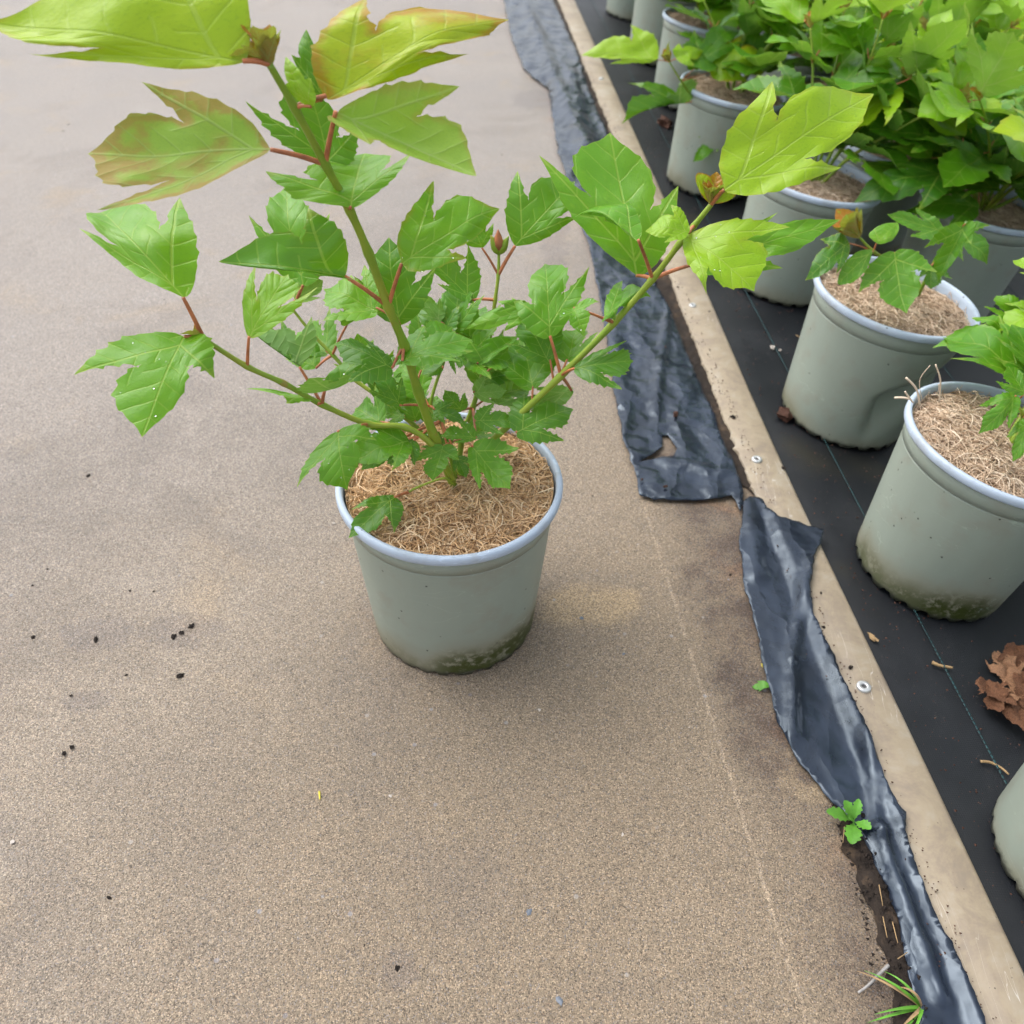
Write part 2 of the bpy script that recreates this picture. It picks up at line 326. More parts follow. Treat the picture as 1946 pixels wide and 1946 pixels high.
def spline(pts, per=6):
    P = [Vector(p) for p in pts]; out = []
    for i in range(len(P)-1):
        a, b, c, d = P[max(i-1, 0)], P[i], P[i+1], P[min(i+2, len(P)-1)]
        for k in range(per):
            t = k/per; out.append(0.5*((2*b)+(c-a)*t+(2*a-5*b+4*c-d)*t*t+(3*b-a-3*c+d)*t**3))
    out.append(P[-1]); return out
def tube(V, Fc, pts, radii, n=8, cap=True):
    base = len(V); up = Vector((0.31, 0.2, 0.93)); prev = None
    for i, p in enumerate(pts):
        t = (pts[min(i+1, len(pts)-1)]-pts[max(i-1, 0)]).normalized()
        if prev is None: s = t.cross(up); s = s if s.length > 0.05 else t.cross(Vector((1, 0, 0)))
        else: s = prev - t*prev.dot(t)
        s.normalize(); prev = s; q = t.cross(s); r = radii[i] if isinstance(radii, (list, tuple)) else radii
        for k in range(n):
            a = 2*math.pi*k/n; V.append(p+s*(r*math.cos(a))+q*(r*math.sin(a)))
    for i in range(len(pts)-1):
        for k in range(n):
            a, b = base+i*n+k, base+i*n+(k+1) % n; Fc.append((a, b, b+n, a+n))
    if cap: Fc.append(tuple(base+(len(pts)-1)*n+k for k in range(n))); Fc.append(tuple(base+k for k in reversed(range(n))))

def inside(p, poly):
    c = False; j = len(poly)-1
    for i in range(len(poly)):
        a, b = poly[i], poly[j]
        if (a[1] > p[1]) != (b[1] > p[1]) and p[0] < (b[0]-a[0])*(p[1]-a[1])/(b[1]-a[1])+a[0]: c = not c
        j = i
    return c
def seg_dist(p, poly):
    best = 9
    for i in range(len(poly)):
        a, b = Vector(poly[i]), Vector(poly[(i+1) % len(poly)]); d = b-a; t = max(0, min(1, (Vector(p)-a).dot(d)/max(d.length_squared, 1e-12)))
        best = min(best, (Vector(p)-a-d*t).length)
    return best
def seg_dist_many(P, poly):
    P = np.asarray([tuple(p)[:2] for p in P], float); A = np.asarray([tuple(p)[:2] for p in poly], float); B = np.roll(A, -1, 0); out = np.full(len(P), 9.0)
    for a, b in zip(A, B):
        d = b-a; t = np.clip(((P-a) @ d)/max(d @ d, 1e-12), 0, 1); e = P-a-t[:, None]*d; out = np.minimum(out, np.hypot(e[:, 0], e[:, 1]))
    return out
def inside_many(P, poly):
    P = np.asarray([tuple(p)[:2] for p in P], float); A = np.asarray([tuple(p)[:2] for p in poly], float); B = np.roll(A, 1, 0); c = np.zeros(len(P), bool)
    for a, b in zip(A, B):
        if a[1] == b[1]: continue
        c ^= ((a[1] > P[:, 1]) != (b[1] > P[:, 1])) & (P[:, 0] < (b[0]-a[0])*(P[:, 1]-a[1])/(b[1]-a[1])+a[0])
    return c
def cdt(poly, interior, lines=(), holes=()):
    vs = [Vector(p) for p in poly]; n = len(vs); ed = [(i, (i+1) % n) for i in range(n)]
    for h in holes:
        k = len(vs); vs += [Vector(p) for p in h]; ed += [(k+i, k+(i+1) % len(h)) for i in range(len(h))]
    for L in lines:
        k = len(vs); vs += [Vector(p) for p in L]; ed += [(k+i, k+i+1) for i in range(len(L)-1)]
    vs += [Vector(p) for p in interior]
    co, _, fc, _, _, _ = delaunay_2d_cdt(vs, ed, [], 0, 1e-6)
    cen = [sum((co[i] for i in f), Vector((0, 0)))/len(f) for f in fc]; ok = inside_many(cen, poly)
    for h in holes: ok &= ~inside_many(cen, h)
    return co, [tuple(f) for f, k in zip(fc, ok) if k]

# ------------------------------------------------------------------ ground: concrete path, fabric bed, soil
def grid_sheet(xs, ys, zf, mt, name):
    V = [(x, y, zf(x, y)) for y in ys for x in xs(y)]; n = len(xs(0)); Fc = []
    for j in range(len(ys)-1):
        for i in range(n-1): a = j*n+i; Fc.append((a, a+1, a+n+1, a+n))
    return mesh(name, V, Fc, mt)
ys = [-3+0.1*i for i in range(90)]+[6.5, 8, 11, 15, 22, 32, 45]
def nz(x, y, s, seed=0): return noise.noise(Vector((x*s+seed, y*s, seed*1.7)))
path = obj('concrete_path', grid_sheet(lambda y: [-40, -20, -10, -6]+[-4+(edge(y)-0.012+4)*i/60 for i in range(61)], ys,
    lambda x, y: (0.004*nz(x, y, 1.1) + 0.0015*nz(x, y, 5)) * min(1, max(0, (edge(y)-0.07-x)/0.08)) * (1 if abs(y) < 8 else 0), MT['concrete'], 'concrete_path'), kind='structure')
bx = [0.0, 0.01, 0.02]+[0.03+0.03*i for i in range(60)]+[2.0, 2.5, 3, 4, 6, 12, 40]
fabric = obj('fabric_bed', grid_sheet(lambda y: [edge(y)-0.030+t for t in bx], ys,
    lambda x, y: -0.002 + bed_z(x, y) + (0.0035*nz(x*1.0, y*0.45, 9, 3)+0.002*nz(x, y, 22, 5))*min(1, max(0, (x-edge(y))/0.05)) if x-edge(y) > 0 else -0.004, MT['fabric'], 'fabric_bed'), kind='structure')
# coloured marker threads woven into the fabric
V, Fc = [], []
for off in (0.0755, 0.3755, 0.6755, 0.9755):
    y = 0.05
    while y < 4.0:
        x0 = edge(y)+off; x1 = edge(y+0.005)+off; w = 0.0011
        b = len(V); z0, z1 = bed_z(x0, y)+0.0042, bed_z(x1, y+0.005)+0.0042
        V += [(x0-w, y, z0), (x0+w, y, z0), (x1+w, y+0.0042, z1), (x1-w, y+0.0042, z1), (x0, y, z0+0.0008), (x1, y+0.0042, z1+0.0008)]
        Fc += [(b, b+4, b+5, b+3), (b+4, b+1, b+2, b+5)]
        y += 0.0058
obj('marker_thread', mesh('marker_thread', V, Fc, MT['thread']), fabric, kind='stuff')

def lumpy_patch(name, px, z0, step, amp, mt, scale, kindv='structure'):
    poly = [tuple(ground(*p)[:2]) for p in px]; rg = random.Random(len(px))
    xs = [p[0] for p in poly]; yy = [p[1] for p in poly]; pts = []
    x = min(xs)
    while x < max(xs):
        y = min(yy)
        while y < max(yy):
            pts.append((x+rg.uniform(-.3, .3)*step, y+rg.uniform(-.3, .3)*step))
            y += step
        x += step
    pts = [p for p, k in zip(pts, inside_many(pts, poly)) if k]
    dense = []
    for i in range(len(poly)):
        a, b = Vector(poly[i]), Vector(poly[(i+1) % len(poly)]); n = max(1, int((b-a).length/step))
        for k in range(n):
            p = a+(b-a)*(k/n); j = nz(p.x, p.y, 70)*.007+nz(p.x, p.y, 25)*.008; dense.append((p.x+j, p.y+nz(p.y, p.x, 80, 4)*.004))
    co, fc = cdt(dense, pts)
    Vv = []
    for c, sdv in zip(co, seg_dist_many(co, poly)):
        e = min(1, sdv/0.02); Vv.append((c.x, c.y, z0+e*(amp*0.4+amp*0.6*nz(c.x, c.y, scale)+amp*0.5*nz(c.x, c.y, scale*3, 2))))
    return obj(name, mesh(name, Vv, fc, mt), kind=kindv)
lumpy_patch('soil', [(1590, 1545), (1628, 1545), (1668, 1590), (1700, 1690), (1735, 1790), (1770, 1990), (1700, 1990), (1690, 1870), (1668, 1800), (1640, 1720), (1612, 1640), (1600, 1590)], 0.002, 0.0035, 0.008, MT['soil'], 75)
lumpy_patch('soil', [(1030, -60), (1052, -60), (1110, 85), (1180, 250), (1262, 480), (1330, 650), (1395, 800), (1470, 960), (1450, 960), (1385, 900), (1330, 760), (1280, 640), (1240, 550), (1140, 280), (1085, 120)], 0.003, 0.005, 0.004, MT['soil'], 60)

# ------------------------------------------------------------------ pale edging board with frayed inner edge, screws
V, Fc = [], []; N = 1500; y0, y1 = -1.2, 7.0
for i in range(N+1):
    y = y0+(y1-y0)*i/N; xe = edge(y)-0.0075*math.exp(-((y-1.0)/.42)**2)-0.001+0.0055*max(0, y-1.8); fr = 0.0025*nz(3, y, 9, 1)+0.0022*nz(3, y, 70, 1)+0.0075*max(0, nz(5, y, 150, 2)) if y > 0.62 else 0.0012*nz(3, y, 9, 1)+0.0008*nz(3, y, 70, 1)
    w = 0.058+fr; t = 0.0085+0.0008*nz(1, y, 1.5)
    V += [(xe-w, y, 0.0), (xe-w, y, t-0.0012), (xe-w+0.0012, y, t), (xe-0.006, y, t), (xe-0.0025, y, t-0.0015), (xe, y, t-0.005), (xe, y, -0.004)]
for i in range(N):
    for k in range(6): a = i*7+k; Fc.append((a, a+7, a+8, a+1))
board = empty('edging_board', Matrix.Translation((edge(1.0)-0.02, 1.0, 0)))
tag(board, 'long pale weathered board with a frayed edge between the concrete path and the black fabric', 'board')
b0 = MATS[board.name].inverted()
obj('plank', mesh('plank', [b0 @ Vector(v) for v in V], Fc, MT['board']), board)
def screw_at(px, py, rad):
    p = ground(px, py, 0.0085); p.z = 0.0094
    V, Fc = [], []; n = 28; prof = [(0.35, 0.0), (0.35, 0.0012), (0.46, 0.0018), (0.88, 0.0018), (1.0, 0.0006), (1.0, -0.0022)]
    for r, z in prof:
        for k in range(n): a = 2*math.pi*k/n; V.append((rad*r*math.cos(a), rad*r*math.sin(a), z))
    for j in range(len(prof)-1):
        for k in range(n): a, b = j*n+k, j*n+(k+1) % n; Fc.append((a, b, b+n, a+n))
    w = obj('screw', mesh('washer', V, Fc, MT['washer']), board, b0 @ p)
    V, Fc = [], []; n = 24; prof = [(0.0, -0.0011), (0.13, -0.0011), (0.14, 0.0011), (0.30, 0.0012), (0.355, 0.0003)]
    for r, z in prof:
        for k in range(n):
            a = 2*math.pi*k/n; rr = rad*r*(1+(0.28*math.cos(6*a) if 0.1 < r < 0.2 else 0)); V.append((rr*math.cos(a), rr*math.sin(a), z))
    for j in range(len(prof)-1):
        for k in range(n): a, b = j*n+k, j*n+(k+1) % n; Fc.append((a, b, b+n, a+n))
    obj('screw_head', mesh('screw_head', V, Fc, MT['screw']), w)
for s in ((1316, 581, 0.0062), (1438, 874, 0.0074), (1641, 1306, 0.0078), (1142, 150, 0.0062)): screw_at(*s)

# ------------------------------------------------------------------ torn black polythene film, two pieces
def film(name, px, step, amp, seed, z0, label, holes=(), over=None, ridge=(), mt='film', zp=0.004):
    poly = [tuple(ground(p[0], p[1], zp)[:2]) for p in px]; hs_ = [[tuple(ground(*p)[:2]) for p in h] for h in holes]
    rdg = [(Vector(ground(*a)[:2]), Vector(ground(*b)[:2]), h, w) for a, b, h, w in ridge]
    dense = []
    for i in range(len(poly)):
        a, b = Vector(poly[i]), Vector(poly[(i+1) % len(poly)]); n = max(1, int((b-a).length/step))
        for k in range(n):
            p = a+(b-a)*(k/n); dense.append((p.x+0.0022*nz(p.x, p.y, 120, seed)+0.0035*nz(p.x, p.y, 25, seed), p.y+0.0022*nz(p.x, p.y, 120, seed+3)))
    xs = [p[0] for p in poly]; yy = [p[1] for p in poly]; rg = random.Random(seed); pts = []; y = min(yy)
    while y < max(yy):
        x = min(xs); st = step*(1 if y < 2.0 else 2)
        while x < max(xs):
            q = (x+rg.uniform(-.3, .3)*st, y+rg.uniform(-.3, .3)*st)
            pts.append(q); x += st
        y += st
    ok = inside_many(pts, poly)
    for h in hs_: ok &= ~inside_many(pts, h)
    pts = [p for p, k in zip(pts, ok) if k]
    co, fc = cdt(dense, pts, holes=hs_); Vv = []
    for c, sdv in zip(co, seg_dist_many(co, poly)):
        e = min(1, sdv/0.02); x, y = c.x, c.y
        wr = abs(nz(x*1.6, y*0.55, 14, seed))*0.9 + abs(nz(x*1.3+y*0.7, y-x*0.5, 26, seed+2))*0.55 + (0.35*abs(nz(x, y, 60, seed+4)) if mt == 'film' else 0)
        z = z0 + amp*wr*(0.35+0.65*e) + amp*0.35*(1-e)*(0.5+0.5*nz(x, y, 18, seed+5))
        for a, b, h, w in rdg:
            d = b-a; t = max(0, min(1, (c-a).dot(d)/d.length_squared)); dd = (c-a-d*t).length+0.004*nz(x, y, 30, seed+7); z += h*math.exp(-(dd/w)**2)
        if over: z += over(x, y)
        Vv.append(Vector((x, y, max(z, z0))))
    cen = sum(Vv, Vector())/len(Vv); cen.z = 0
    me = mesh(name, [v-cen for v in Vv], fc, MT[mt]); o = obj(name, me, None, cen)
    so = o.modifiers.new('thickness', 'SOLIDIFY'); so.thickness = 0.0008; so.offset = 1
    return tag(o, label, 'plastic film', 'black film along the board')
def over_board(x, y):
    t = x-(edge(y)-0.060); return 0.0085*max(0, min(1, (t+0.012)/0.014)) if t > -0.012 else 0.0
film('plastic_film', [(925, -200), (944, -110), (957, 0), (970, 67), (993, 129), (1011, 147), (1041, 171), (1045, 197), (1060, 292), (1095, 392), (1126, 500), (1147, 611), (1168, 759), (1186, 849), (1201, 888), (1215.5, 944),
    (1243, 951.6), (1320, 953), (1356, 951), (1388, 944), (1407, 976), (1414, 940), (1406, 914), (1380, 857), (1343.6, 759), (1320, 707), (1294, 645), (1261, 572), (1246, 540), (1166, 280), (1120, 176), (1098, 103), (1062, 26), (1050, 0), (1010, -100), (975, -200)],
    0.0065, 0.0075, 11, 0.0045, 'crumpled black plastic film with a torn hole lying beside the frayed edge of the board',
    holes=[[(1257, 834), (1268.6, 834), (1285, 860), (1279, 873), (1242.7, 883), (1211.6, 886), (1237.5, 875), (1258, 854.6)]],
    ridge=[((1000, 20), (1110, 300), 0.016, 0.02), ((1085, 140), (1150, 420), 0.010, 0.012), ((1165, 560), (1180, 780), 0.004, 0.006), ((1275, 560), (1240, 800), 0.005, 0.006), ((1200, 870), (1370, 905), 0.005, 0.01)])
film('plastic_film', [(1409.7, 974), (1409.7, 952), (1423.6, 943), (1445, 949), (1457.8, 967.7), (1476.4, 983), (1513.7, 994), (1563.4, 1011), (1560, 1024), (1548, 1066), (1535.4, 1120), (1545, 1166), (1569.6, 1219), (1594.5, 1281), (1616, 1321.8), (1641, 1364.6), (1656.6, 1423.6), (1681.4, 1479.5), (1703, 1529), (1720, 1548), (1717, 1582), (1734, 1625.5), (1765, 1703), (1812, 1805.6), (1833.6, 1855), (1868, 1946), (1930, 2090),
    (1790, 2090), (1753, 1946), (1731, 1855), (1709, 1762), (1681, 1672), (1662.8, 1616), (1625.5, 1560), (1588, 1520), (1563, 1492), (1517, 1433), (1495, 1399), (1476, 1359), (1454.7, 1265.8), (1433, 1172.7), (1414, 1095), (1406.6, 1033)],
    0.0045, 0.0030, 23, 0.004, 'smooth strip of black plastic film folded over the board beside the small weed seedling', over=over_board, mt='film_smooth', zp=0.010,
    ridge=[((1535, 1080), (1500, 1260), 0.005, 0.006), ((1500, 1260), (1505, 1400), 0.005, 0.005), ((1640, 1400), (1665, 1590), 0.006, 0.006), ((1665, 1590), (1780, 1900), 0.010, 0.007), ((1425, 960), (1440, 1100), 0.006, 0.012)])

# ------------------------------------------------------------------ leaves
def leaf_outline(kind, seed):
    rg = random.Random(seed)
    A = {'broad': ([(0, 0), (.05, .02), (.20, .10), (.34, .24), (.44, .41), (.505, .57), (.565, .74)], [(.565, .74), (.47, .67), (.34, .56), (.235, .505)], [(.235, .505), (.315, .65), (.31, .81), (.20, .925), (.07, 1.0), (0, 1.07)], .016, .13),
         'lobed': ([(0, 0), (.08, -.01), (.24, .06), (.39, .19), (.49, .35), (.56, .50), (.63, .68)], [(.63, .68), (.52, .59), (.36, .48), (.195, .41)], [(.195, .41), (.29, .56), (.31, .75), (.20, .89), (.06, .99), (0, 1.07)], .026, .13),
         'toothed': ([(0, 0), (.10, -.03), (.26, .03), (.41, .16), (.50, .31), (.57, .46), (.64, .60)], [(.64, .60), (.53, .57), (.37, .46), (.20, .37)], [(.20, .37), (.29, .53), (.32, .73), (.21, .87), (.06, .98), (0, 1.05)], .040, .125),
         'narrow': ([(0, 0), (.05, .02), (.16, .12), (.27, .30), (.35, .48), (.40, .62), (.44, .76)], [(.44, .76), (.37, .71), (.30, .67), (.25, .65)], [(.25, .65), (.26, .77), (.20, .89), (.09, 1.0), (0, 1.08)], .012, .12),
         'oval': ([(0, 0), (.06, .03), (.20, .16), (.29, .34), (.33, .50), (.33, .58), (.325, .64)], [(.325, .64), (.32, .66), (.315, .68), (.31, .70)], [(.31, .70), (.28, .80), (.20, .90), (.10, .97), (0, 1.0)], .014, .10)}[kind]
    tip = A[0][-1]; amp, tl = A[3], A[4]
    def half(sgn):
        jx = [rg.uniform(-.012, .012) for _ in range(20)]; full = []; marks = []
        for pi, piece in enumerate(A[:3]):
            pc = [(p[0]+(jx[(i+pi*5) % 20] if 0 < i < len(piece)-1 else 0), p[1]+(jx[(i*3+pi) % 20] if 0 < i < len(piece)-1 else 0)) for i, p in enumerate(piece)]
            sp = spline([Vector((p[0], p[1], 0)) for p in pc], 10)
            L = sum((sp[i+1]-sp[i]).length for i in range(len(sp)-1)); nt = max(1, int(round(L/tl))); targ = []
            for k in range(nt):
                j = rg.uniform(-.1, .1)
                targ += [((k+0.0)/nt, -0.2), ((k+0.38+j)/nt, 0.3), ((k+0.72+j)/nt, 1.0), ((k+0.84+j*.5)/nt, 0.35)]
            acc = 0; idx = 0; cum = [0]
            for i in range(len(sp)-1): cum.append(cum[-1]+(sp[i+1]-sp[i]).length)
            for f, h in targ:
                s = f*L; i = max(i for i in range(len(cum)-1) if cum[i] <= s+1e-9); t = (s-cum[i])/max(1e-9, cum[i+1]-cum[i])
                p = sp[i].lerp(sp[i+1], t); d = (sp[i+1]-sp[i]).normalized(); nrm = Vector((d.y, -d.x, 0))
                fade = 0 if (pi == 0 and f < .22) else (0.3 if (pi == 0 and f < .4) else 1)
                if (pi == 0 and f > .80) or (pi == 1 and f < .34) or (pi == 2 and f > .68): fade = .15
                if (pi == 1 and f < 1e-6) or (pi == 0 and f < 1e-6) or (pi == 2 and f < 1e-6): hh = 0
                else: hh = h*amp*fade*rg.uniform(.6, 1.3)
                q = p+nrm*hh; full.append((max(q.x, 0.004) if (pi, f) != (0, 0.0) else 0.0, q.y))
        return full
    r, l = half(1), half(-1)
    apex = A[2][-1]
    poly = r+[apex]+[(-x, y) for x, y in reversed(l[1:])]
    return poly, tip, apex[1]
_ol = {}
def leaf_template(kind, seed, step=0.05):
    key = (kind, seed, step)
    if key in _ol: return _ol[key]
    poly, tip, ay = leaf_outline(kind, seed); rg = random.Random(seed); pts = []
    y = -0.06
    while y < ay:
        x = -0.75
        while x < 0.75:
            q = (x+rg.uniform(-.2, .2)*step, y+rg.uniform(-.2, .2)*step)
            if abs(q[0]) > step*0.5: pts.append(q)
            x += step
        y += step
    ok = inside_many(pts, poly) & (seg_dist_many(pts, poly) > step*0.45); pts = [p for p, k in zip(pts, ok) if k]
    mid = [(0, 0.02+(ay-0.04)*i/22) for i in range(23)]
    co, fc = cdt(poly, pts, lines=[mid]); on = [float(1-min(1, d/0.07)) for d in seg_dist_many(co, poly)]
    O = Vector((0, 0.10)); S = (Vector(tip)-O).normalized(); vein, vein2 = [], []
    for c, e in zip(co, on):
        a = abs(c.x); vein += [a, c.y, a*S.y-(c.y-O.y)*S.x]; vein2 += [a*S.x+(c.y-O.y)*S.y, e, c.x]
    fl = [f if ((co[f[1]]-co[f[0]]).cross(co[f[2]]-co[f[0]]) if len(f) > 2 else 1) > 0 else tuple(reversed(f)) for f in fc]
    _ol[key] = (co, fl, vein, vein2, tip); return _ol[key]
def leaf_mesh(kind, seed, fn, name='leaf', step=0.05):
    co, fc, vein, vein2, tip = leaf_template(kind, seed, step)
    me = mesh(name, [fn(c.x, c.y) for c in co], fc, MT['leaf'])
    for nme, data in (('vein', vein), ('vein2', vein2)):
        at = me.attributes.new(nme, 'FLOAT_VECTOR', 'POINT'); at.data.foreach_set('vector', data)
    return me
def ripple(u, v, seed, tip):
    a = abs(u); q = 0.55*math.sin((v-a*.85)*5.6*2*math.pi)*min(1, a*6)
    return 0.0010*q + 0.070*noise.noise(Vector((u*2.4+seed, v*2.6, seed*.7))) + 0.022*noise.noise(Vector((u*6, v*6+seed, 3.1)))*min(1, a*3)

VIEW = -_F
NORMS = {'d': Vector((0, -.50, .86)), 'u': Vector((0, -.12, 1)), 'f': Vector((0, -.9, .45)), 'l': Vector((-.55, -.45, .75)), 'r': Vector((.55, -.45, .75)),
         'L': Vector((-.85, -.45, .35)), 'R': Vector((.85, -.45, .35)), 'b': Vector((0, .12, 1)), 'v': VIEW.copy()}
def fit_leaf(root_inv, parent, base3, tip, p1, p2, kind='broad', norm='d', young=0.3, warm=0.0, fold=0.25, bow=0.10, seed=0, under=False):
    """leaf through a known attachment point; outline corners lie in a plane of the given facing"""
    n = NORMS[norm].normalized(); B = base3
    pts = [on_plane(*q, B, n) for q in (tip, p1, p2)]
    T, A, C = pts; co, fc, v1, v2, tp = leaf_template(kind, seed % 5, 0.045)
    if (A-B).cross(T-B).dot(VIEW) < 0: A, C = C, A       # A = right lobe, C = left lobe seen from the camera
    if under: A, C = C, A
    Mv = T-B; S = Mv.length
    def lift(p, k):                                       # fold: move the lobe along its sight line
        d = (CPOS-p).normalized(); return p+d*(k*(p-(B+Mv*0.7)).length)
    rf = random.Random(seed*7+3); A, C = lift(A, fold+rf.uniform(-.12, .20)), lift(C, fold+rf.uniform(-.12, .20)); bow = bow*rf.uniform(.6, 2.2)*(1 if rf.random() < .75 else -.6); ct, cl = rf.uniform(-.45, .2), rf.uniform(-.4, .2)
    rv = (A-B-Mv*tp[1])/tp[0]; lv = (C-B-Mv*tp[1])/tp[0]
    nn = (rv-lv).cross(Mv).normalized()
    if nn.length < 0.5: nn = n
    sgn = 1
    def fn(u, v):
        sa = math.sqrt(u*u+0.0012)-0.0346
        p = B + Mv*v + (rv-lv)*(u*0.5) + (rv+lv)*(sa*0.5)
        k = bow*4*v*(1-v)*0.5 - bow*1.1*(abs(u)/tp[0])**2*0.35
        k += ct*max(0, v-.62)**2*2.0 + cl*max(0, abs(u)/tp[0]-.45)**2*0.5
        return p + nn*(S*(k+ripple(u, v, seed*1.37, tp))) - B
    me = leaf_mesh(kind, seed % 5, lambda u, v: root_inv.to_3x3() @ fn(u, v), step=0.045)
    o = obj('leaf', me, parent, root_inv @ B); o['young'] = float(young); o['warm'] = float(warm)
    return o, S

LIB = {}
def lib_leaf(kind, i):
    if (kind, i) not in LIB:
        rg = random.Random(i*31+len(kind)); fo, bo, cu = rg.uniform(.12, .5), rg.uniform(.02, .14), rg.uniform(-.25, .1); seed = i*1.9
        tp = leaf_template(kind, i, 0.07)[4]
        def fn(u, v): return Vector((u, v, fo*(math.sqrt(u*u+.003)-.055) - bo*4*(v-.5)**2*.5 + cu*v*v*.6 - 0.25*u*u*abs(cu) + 1.3*ripple(u, v, seed, tp)))
        LIB[(kind, i)] = leaf_mesh(kind, i, fn, step=0.07)
    return LIB[(kind, i)]
def place_leaf(parent, base, d, up, size, kind, i, young, warm):
    d = d.normalized(); s = d.cross(up); s.normalize(); n = s.cross(d)
    mm = Matrix((s*size, d*size, n*size)).transposed().to_4x4(); mm.translation = base
    o = obj('leaf', lib_leaf(kind, i), parent, mat=mm); o['young'] = float(young); o['warm'] = float(warm); return o

# ------------------------------------------------------------------ pots
PR, PB, PH = 0.115, 0.0916, 0.2056
def lathe(prof, n, zf=None, mt=None, name='part', dent=None):
    V, Fc = [], []
    for j, (r, z) in enumerate(prof):
        for k in range(n):
            a = 2*math.pi*k/n; zz = z + (zf(j, k) if zf else 0); p = Vector((r*math.cos(a), r*math.sin(a), zz)); V.append(dent(p) if dent else p)
    for j in range(len(prof)-1):
        for k in range(n): a, b = j*n+k, j*n+(k+1) % n; Fc.append((a, b, b+n, a+n))
    return mesh(name, V, Fc, mt)
def pot_meshes(seed, dent=None):
    n = 144; rg = random.Random(seed); notch = [0.0]*n
    k = 0
    while k < n:
        w = rg.choice((3, 4, 4)); g = rg.choice((2, 3))
        for i in range(k+w, min(n, k+w+g)): notch[i] = 0.0048*rg.uniform(.5, 1.3)
        k += w+g
    sl = (PR-0.007-PB)/(PH-0.012)
    prof = [(0.004, 0.007), (PB-0.008, 0.006), (PB-0.003, 0.0), (PB, 0.0), (PB+0.0008, 0.007)]
    for i in range(1, 27): z = 0.007+(PH-0.041)*i/26; prof.append((PB+sl*z, z))
    zt = PH-0.033; prof += [(PB+sl*zt, zt), (PB+sl*zt-0.0011, zt+0.0006), (PB+sl*zt-0.0010, zt+0.0014), (PB+sl*zt+0.0009, zt+0.0020), (PB+sl*(zt+.01)+0.0009, zt+0.01), (PR-0.0045, PH-0.0095)]
    prof += [(PR-0.0065, PH-0.0095), (PR-0.0085, PH-0.02), (PR-0.0115, PH-0.05), (PR-0.014, PH-0.07)]
    body = lathe(prof, n, lambda j, k: notch[k] if j in (2, 3) else 0, MT['pot'], 'pot', dent)
    rp = [(PR-0.0050, PH-0.0100), (PR-0.0008, PH-0.0098), (PR, PH-0.0085), (PR+0.0002, PH-0.004), (PR-0.0006, PH-0.0012), (PR-0.0022, PH), (PR-0.0048, PH+0.0002), (PR-0.0066, PH-0.0012), (PR-0.0072, PH-0.008), (PR-0.0082, PH-0.016)]
    rim = lathe(rp, n, None, MT['rim'], 'rim', dent)
    return body, rim
def coir_meshes(seed, nf, mt, fr=0.00042, zc=None):
    rg = random.Random(seed); rad = PR-0.0095; zc = PH-0.0165 if zc is None else zc
    def hz(x, y): return zc + 0.0045*(1-(math.hypot(x, y)/rad)**2) + 0.0035*noise.noise(Vector((x*28, y*28, seed))) + 0.0028*noise.noise(Vector((x*75, y*75, seed+2)))
    V, Fc, T = [], [], []
    nr, na = 26, 80; V.append((0, 0, hz(0, 0))); T.append(.2)
    for j in range(1, nr+1):
        for k in range(na):
            a = 2*math.pi*k/na; r = rad*j/nr; x, y = r*math.cos(a), r*math.sin(a); V.append((x, y, hz(x, y)-0.0012)); T.append(0.02+0.35*rg.random())
    for k in range(na): Fc.append((0, 1+k, 1+(k+1) % na))
    for j in range(nr-1):
        for k in range(na): a, b = 1+j*na+k, 1+j*na+(k+1) % na; Fc.append((a, a+na, b+na, b))
    disc = mesh('coir_disc', V, Fc, mt, tone=T)
    V, Fc, T = [], [], []
    for i in range(nf):
        r = rad*math.sqrt(rg.random())*0.985; a = rg.uniform(0, 6.2832); x, y = r*math.cos(a), r*math.sin(a)
        th = rg.uniform(0, 6.2832); L = rg.uniform(.015, .06); cv = rg.uniform(-1, 1)*60; n = 7; pts = []; t = th; lift = abs(rg.gauss(0, .0026))+0.0003; kick = rg.random() < 0.05
        for s in range(n):
            rr = math.hypot(x, y)
            if rr > rad: x, y = x*rad/rr, y*rad/rr
            f = s/(n-1); pts.append(Vector((x, y, hz(x, y)+lift*math.sin(f*math.pi)*1.3+(rg.uniform(.004, .012)*f*f if kick else 0))))
            x += math.cos(t)*L/n; y += math.sin(t)*L/n; t += cv*L/n
        b = len(V); tube(V, Fc, pts, [fr*rg.uniform(.55, 1.15)]*n, 3, False); tv = min(1, max(0, rg.gauss(.55, .22))); T += [tv]*(len(V)-b)
    return disc, mesh('coir_fibres', V, Fc, mt, tone=T)
main_coir = coir_meshes(3, 6000, MT['coir'], 0.00058, PH-0.0130)
back_coir = [coir_meshes(5, 3000, MT['coir_pale'], 0.00055, PH-0.014), coir_meshes(6, 3000, MT['coir_pale'], 0.00055, PH-0.020)]
pot_std = [pot_meshes(1), pot_meshes(2)]
def dent_fn(p):
    s = Vector((p.x, p.y, 0))
    if s.length < 0.05: return p
    th = math.atan2(p.y, p.x)-R(-74); z0 = 0.112+0.05*th; q = z0-p.z
    k = 0.044*math.exp(-(q/(0.007 if q < 0 else 0.050))**2)*(1/(1+math.exp(-(th+.30)*22)))*math.exp(-max(0, th)**2/.55)*min(1, p.z/.03)
    return p - s.normalized()*k
pot_dent = pot_meshes(4, dent_fn)
def make_pot(name, mat, pm, cm, yaw=0.0, moss=0.45):
    root = empty(name, mat); rz = Matrix.Rotation(yaw, 4, 'Z')
    p = obj('pot', pm[0], root, mat=rz); p['moss'] = float(moss); obj('rim', pm[1], p)
    d = obj('coir_mulch', cm[0], root, mat=rz); obj('coir_fibres', cm[1], d, kind='stuff')
    return root
